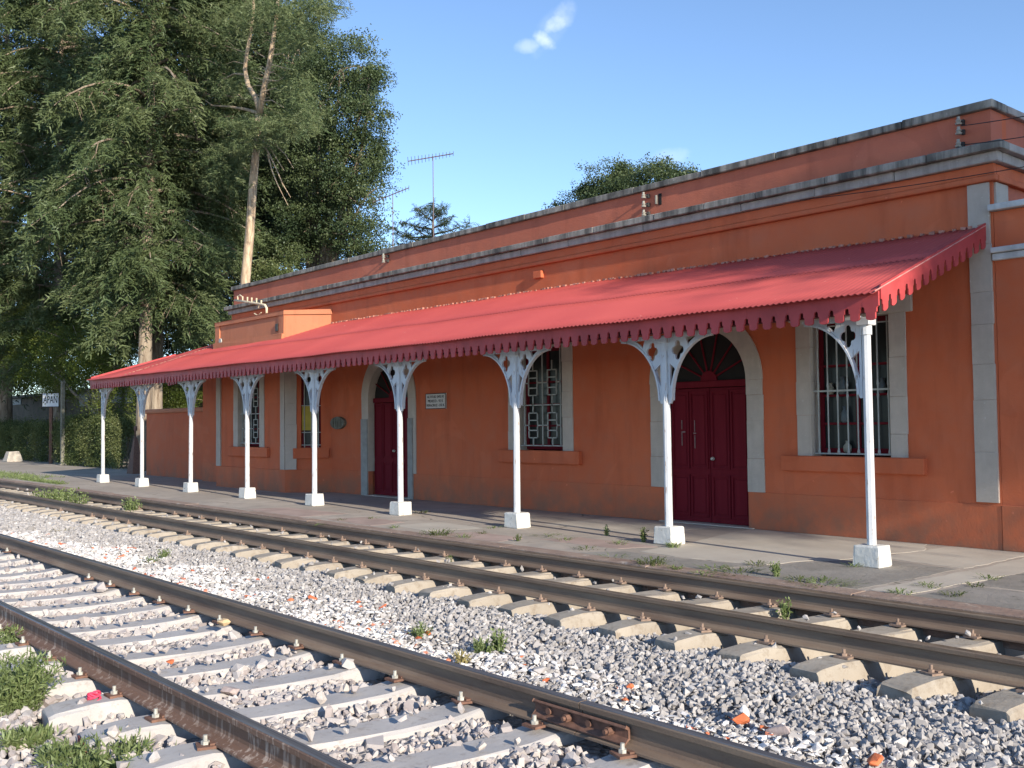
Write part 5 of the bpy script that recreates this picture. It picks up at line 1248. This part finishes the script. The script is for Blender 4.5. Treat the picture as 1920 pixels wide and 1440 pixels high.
def gz(x, y):
    z = np.interp(y, [-3, 1.0, 1.8, 2.25, 2.45, 3.1, 3.75, 3.95, 4.3, 5.0, 5.7, 6.1, 6.45, 6.7, 7.8, 8.0], [-.46, -.355, -.290, -.268, -.264, -.288, -.264, -.232, -.225, -.23, -.252, -.28, -.315, -.35, -.35, -.35])
    return z + .012*np.sin(x*2.3+y*3.1)+.01*np.sin(x*5.1-y*4.3)
def sleeper_mask(x, y, yc, sp, anchor, half):
    d = np.abs((x-.156*(y-yc)-anchor+sp/2) % sp-sp/2); return (d < .125) & (np.abs(y-yc) < half)
def zone(n, x0, x1, y0, y1, seed, dens_pow=1.0):
    g = np.random.default_rng(seed); u = g.random(n); x = x1-(x1-x0)*u**dens_pow; y = g.uniform(y0, y1, n); return x, y, g
def lay(n, x0, x1, y0, y1, seed, size, pw=1.7, jz=.02, drop_masks=True, smin=.7, smax=1.5):
    x, y, g = zone(n, x0, x1, y0, y1, seed, pw)
    keep = np.ones(n, bool)
    if drop_masks:
        keep &= ~(sleeper_mask(x, y, 3.095, .668, -5.63, 1.27) & (g.random(n) > .035)); keep &= ~(sleeper_mask(x, y, 7.245, .627, -5.02, 1.27) & (g.random(n) > .02))
        for yr in (2.345, 3.845, 6.495, 7.995): keep &= ~(np.abs(y-yr) < .085)
        keep &= y < 8.02
    x, y = x[keep], y[keep]; k = len(x); far = np.clip((-x-12)/25, 0, 1.3)
    s = size*(1+far*.9)*g.uniform(smin, smax, k)*np.where(g.random(k) < .06, 1.5, 1); z = gz(x, y)+g.uniform(-jz, jz, k)
    m1 = sleeper_mask(x, y, 3.095, .668, -5.63, 1.27); z = np.where(m1, -.178-.03+s*.3+.0*z, z)
    m2 = sleeper_mask(x, y, 7.245, .627, -5.02, 1.27); z = np.where(m2, -.2+s*.3, z)
    pts = np.stack([x, y, z], 1); rot = g.uniform(0, 6.28, (k, 3)); scl = s[:, None]*g.uniform(.75, 1.25, (k, 3)); return pts, rot, scl, g.random(k)
def cat_(L): return [np.concatenate([l[i] for l in L]) for i in range(4)]
GREY = gravel_mat('grey_ballast', [(0, (.24, .225, .215)), (.35, (.33, .31, .30)), (.75, (.41, .39, .375)), (1, (.52, .50, .48))])
PINK = gravel_mat('pink_ballast', [(0, (.31, .26, .245)), (.4, (.40, .36, .345)), (.8, (.48, .45, .43)), (1, (.56, .49, .43))])
CHALK = gravel_mat('white_rubble', [(0, (.50, .46, .43)), (.3, (.66, .63, .60)), (1, (.86, .84, .81))])
BRICKB = gravel_mat('brick_rubble', [(0, (.42, .10, .05)), (.5, (.62, .17, .07)), (1, (.68, .30, .20))])
P_ = cat_([lay(95000, -34, 1.5, 3.95, 6.4, 101, .046), lay(16000, -60, -16, 3.95, 6.4, 102, .07, 1.2), lay(24000, -30, 1.5, 6.55, 8.0, 103, .05)])
scatter('gravel', *P_, GREY, 'loose grey ballast stones between the two tracks', 'gravel', seed=1)
P_ = cat_([lay(46000, -34, 1.0, 2.35, 3.9, 111, .056), lay(36000, -26, 1.0, .2, 2.35, 112, .060), lay(7000, -60, -16, 1.2, 3.9, 113, .08, 1.2), lay(1500, -12, .5, .3, 3.8, 114, .11, 1.3)])
scatter('gravel', *P_, PINK, 'larger pinkish ballast stones in and beside the nearest track', 'gravel', seed=2)
def rubble(n, seed, size, flat, chips=False):
    g = np.random.default_rng(seed); x = -.5-(20.0)*g.random(n)**1.1
    edge = np.interp(x, [-20, -17, -14, -10, -7, -5, -3, -1], [4.2, 4.75, 4.95, 5.15, 4.95, 4.80, 4.70, 4.4])+.14*np.sin(x*2.1)+.09*np.sin(x*5.3+1)
    y = 3.92+(edge-3.92)*g.random(n)**1.25*1.18
    dens = np.interp(x, [-20, -17, -13, -8, -6, -4, -2, -.5], [0, .8, 1, 1, .8, .55, .5, .4]); u = (y-3.92)/(edge-3.92)
    keep = g.random(n) < dens*np.clip(1.25-u**2*.9, .05, 1)
    # patches without debris
    keep &= (np.sin(x*1.9+y*3.3)+np.sin(x*3.1-y*4.7+2)+g.normal(size=n)*.5 > (-1.1 if not chips else -.4))
    x, y = x[keep], y[keep]; k = len(x); s = size*g.uniform(.4, 1.5, k)*(1+np.clip((-x-9)/14, 0, .8))
    pts = np.stack([x, y, gz(x, y)+.018+g.uniform(0, .02, k)], 1); rot = np.stack([g.normal(size=k)*.35, g.normal(size=k)*.35, g.uniform(0, 6.28, k)], 1)
    return pts, rot, s[:, None]*g.uniform(.7, 1.3, (k, 3))*np.array([1.2, .9, .7]), g.random(k)
scatter('rubble', *rubble(26000, 121, .050, .6), CHALK, 'white plaster chips strewn along the nearest track rail', 'rubble', flat=.5, seed=3)
scatter('rubble', *rubble(1100, 122, .060, .6, True), BRICKB, 'small orange brick chips mixed into the white rubble', 'rubble', flat=.6, seed=4)
# larger single pieces
BR = simple('orange_brick', (.62, .17, .07), .85, .25, 20, .5, .006); CH = simple('plaster_white', (.76, .73, .70), .9, .1, 12, .4, .006); GS = simple('grey_rock', (.37, .35, .34), .9, .25, 14, .5, .006); PKR = simple('pink_rock', (.42, .34, .31), .9, .2, 14, .5, .006); YR = simple('ochre_rock', (.52, .38, .22), .9, .2, 14, .5, .006)
def rock(px, py, z, s, mat, name, label, cat, seed, sc=(1, 1, .7)):
    q = onZ(px, py, z); bm = stone_mesh(seed, .8, 14); me = bpy.data.meshes.new(name); bmesh.ops.scale(bm, verts=bm.verts, vec=(s*sc[0], s*sc[1], s*sc[2]))
    bmesh.ops.bevel(bm, geom=bm.edges[:], offset=s*.02, segments=1, affect='EDGES'); bm.to_mesh(me); bm.free(); me.materials.append(mat); o = mesh_obj(name, me, None, (q[0], q[1], z+s*sc[2]*.25), (0, 0, random.uniform(0, 6))); tag(o, label, cat); return o
rk = [(320, 1245, -.235, .085, BR, 'brick_fragment', 'orange brick fragment lying alone on a sleeper between the near rails', 'brick fragment'),
 (802, 1190, -.20, .075, BR, 'brick_fragment', 'square orange brick piece below the dark green weed', 'brick fragment'), (545, 1128, -.21, .075, BR, 'brick_fragment', 'rounded orange brick bit in the white rubble left of the middle', 'brick fragment'),
 (690, 1182, -.20, .06, BR, 'brick_fragment', 'orange brick bit close above the rail left of the weeds', 'brick fragment'), (1182, 1290, -.20, .07, BR, 'brick_fragment', 'orange brick chunk above the bolted rail joint', 'brick fragment'),
 (1390, 1356, -.20, .13, BR, 'brick_fragment', 'large flat orange brick chunk with a grey stone in front', 'brick fragment'), (1430, 1372, -.20, .09, BR, 'brick_fragment', 'smaller orange chunk just right of the large flat one', 'brick fragment'),
 (1640, 1434, -.19, .13, BR, 'brick_fragment', 'orange brick slab cut by the bottom edge', 'brick fragment'), (212, 1032, -.22, .10, BR, 'brick_fragment', 'orange brick fragment at the far left of the rubble', 'brick fragment'), (240, 1038, -.22, .09, BR, 'brick_fragment', 'second orange fragment beside the far left one', 'brick fragment'),
 (1172, 1316, -.20, .06, BR, 'brick_fragment', 'small orange brick pair below the chunk over the rail joint', 'brick fragment'), (672, 1130, -.21, .06, BR, 'brick_fragment', 'orange brick chip in grey stones left of centre', 'brick fragment'),
 (1395, 1342, -.18, .13, CH, 'plaster_lump', 'big white plaster lump behind the large orange chunk', 'plaster lump'), (1015, 1262, -.20, .13, GS, 'stone', 'flat grey stone resting in white rubble', 'stone'), (1110, 1275, -.20, .13, GS, 'stone', 'flat pale grey stone right of the other flat one', 'stone'),
 (1460, 1382, -.19, .16, PKR, 'stone', 'broad pinkish flat stone near the right end of the near rail', 'stone'), (420, 1172, -.14, .13, YR, 'stone', 'ochre stone leaning on the far rail clip of the near track', 'stone'),
 (300, 1125, -.19, .11, PKR, 'stone', 'brownish stone on the sleeper end by the upper rail', 'stone'), (218, 1316, -.25, .17, PKR, 'stone', 'rounded mauve stone lying beside the near rail bolts', 'stone'), (8, 1398, -.30, .13, PKR, 'stone', 'smooth pale pink stone at the left edge', 'stone'),
 (430, 1305, -.25, .16, PKR, 'stone', 'large flat pink stone between the near rails by the lower rail', 'stone'), (1470, 1238, -.30, .0001, GS, 'stone', 'x', 'stone')]
for i, a in enumerate(rk[:-1]): rock(*a[:4], a[4], a[5], a[6], a[7], 300+i)
q = onZ(197, 1330, -.25)
m = MB()
for k in range(9):
    a = k*.7; m.tube([(.05*math.cos(a+j*.5)*(1-.06*k), .035*math.sin(a+j*.5), .012*k*.5+.01*math.sin(j)) for j in range(7)], .007, 5)
o = m.build('cloth_scrap', simple('pink_cloth', (.68, .06, .12), .8, .15, 30)); o.location = (q[0]-.02, q[1]-.06, -.185); tag(o, 'crumpled bright pink cloth scrap on the stones at lower left', 'cloth')
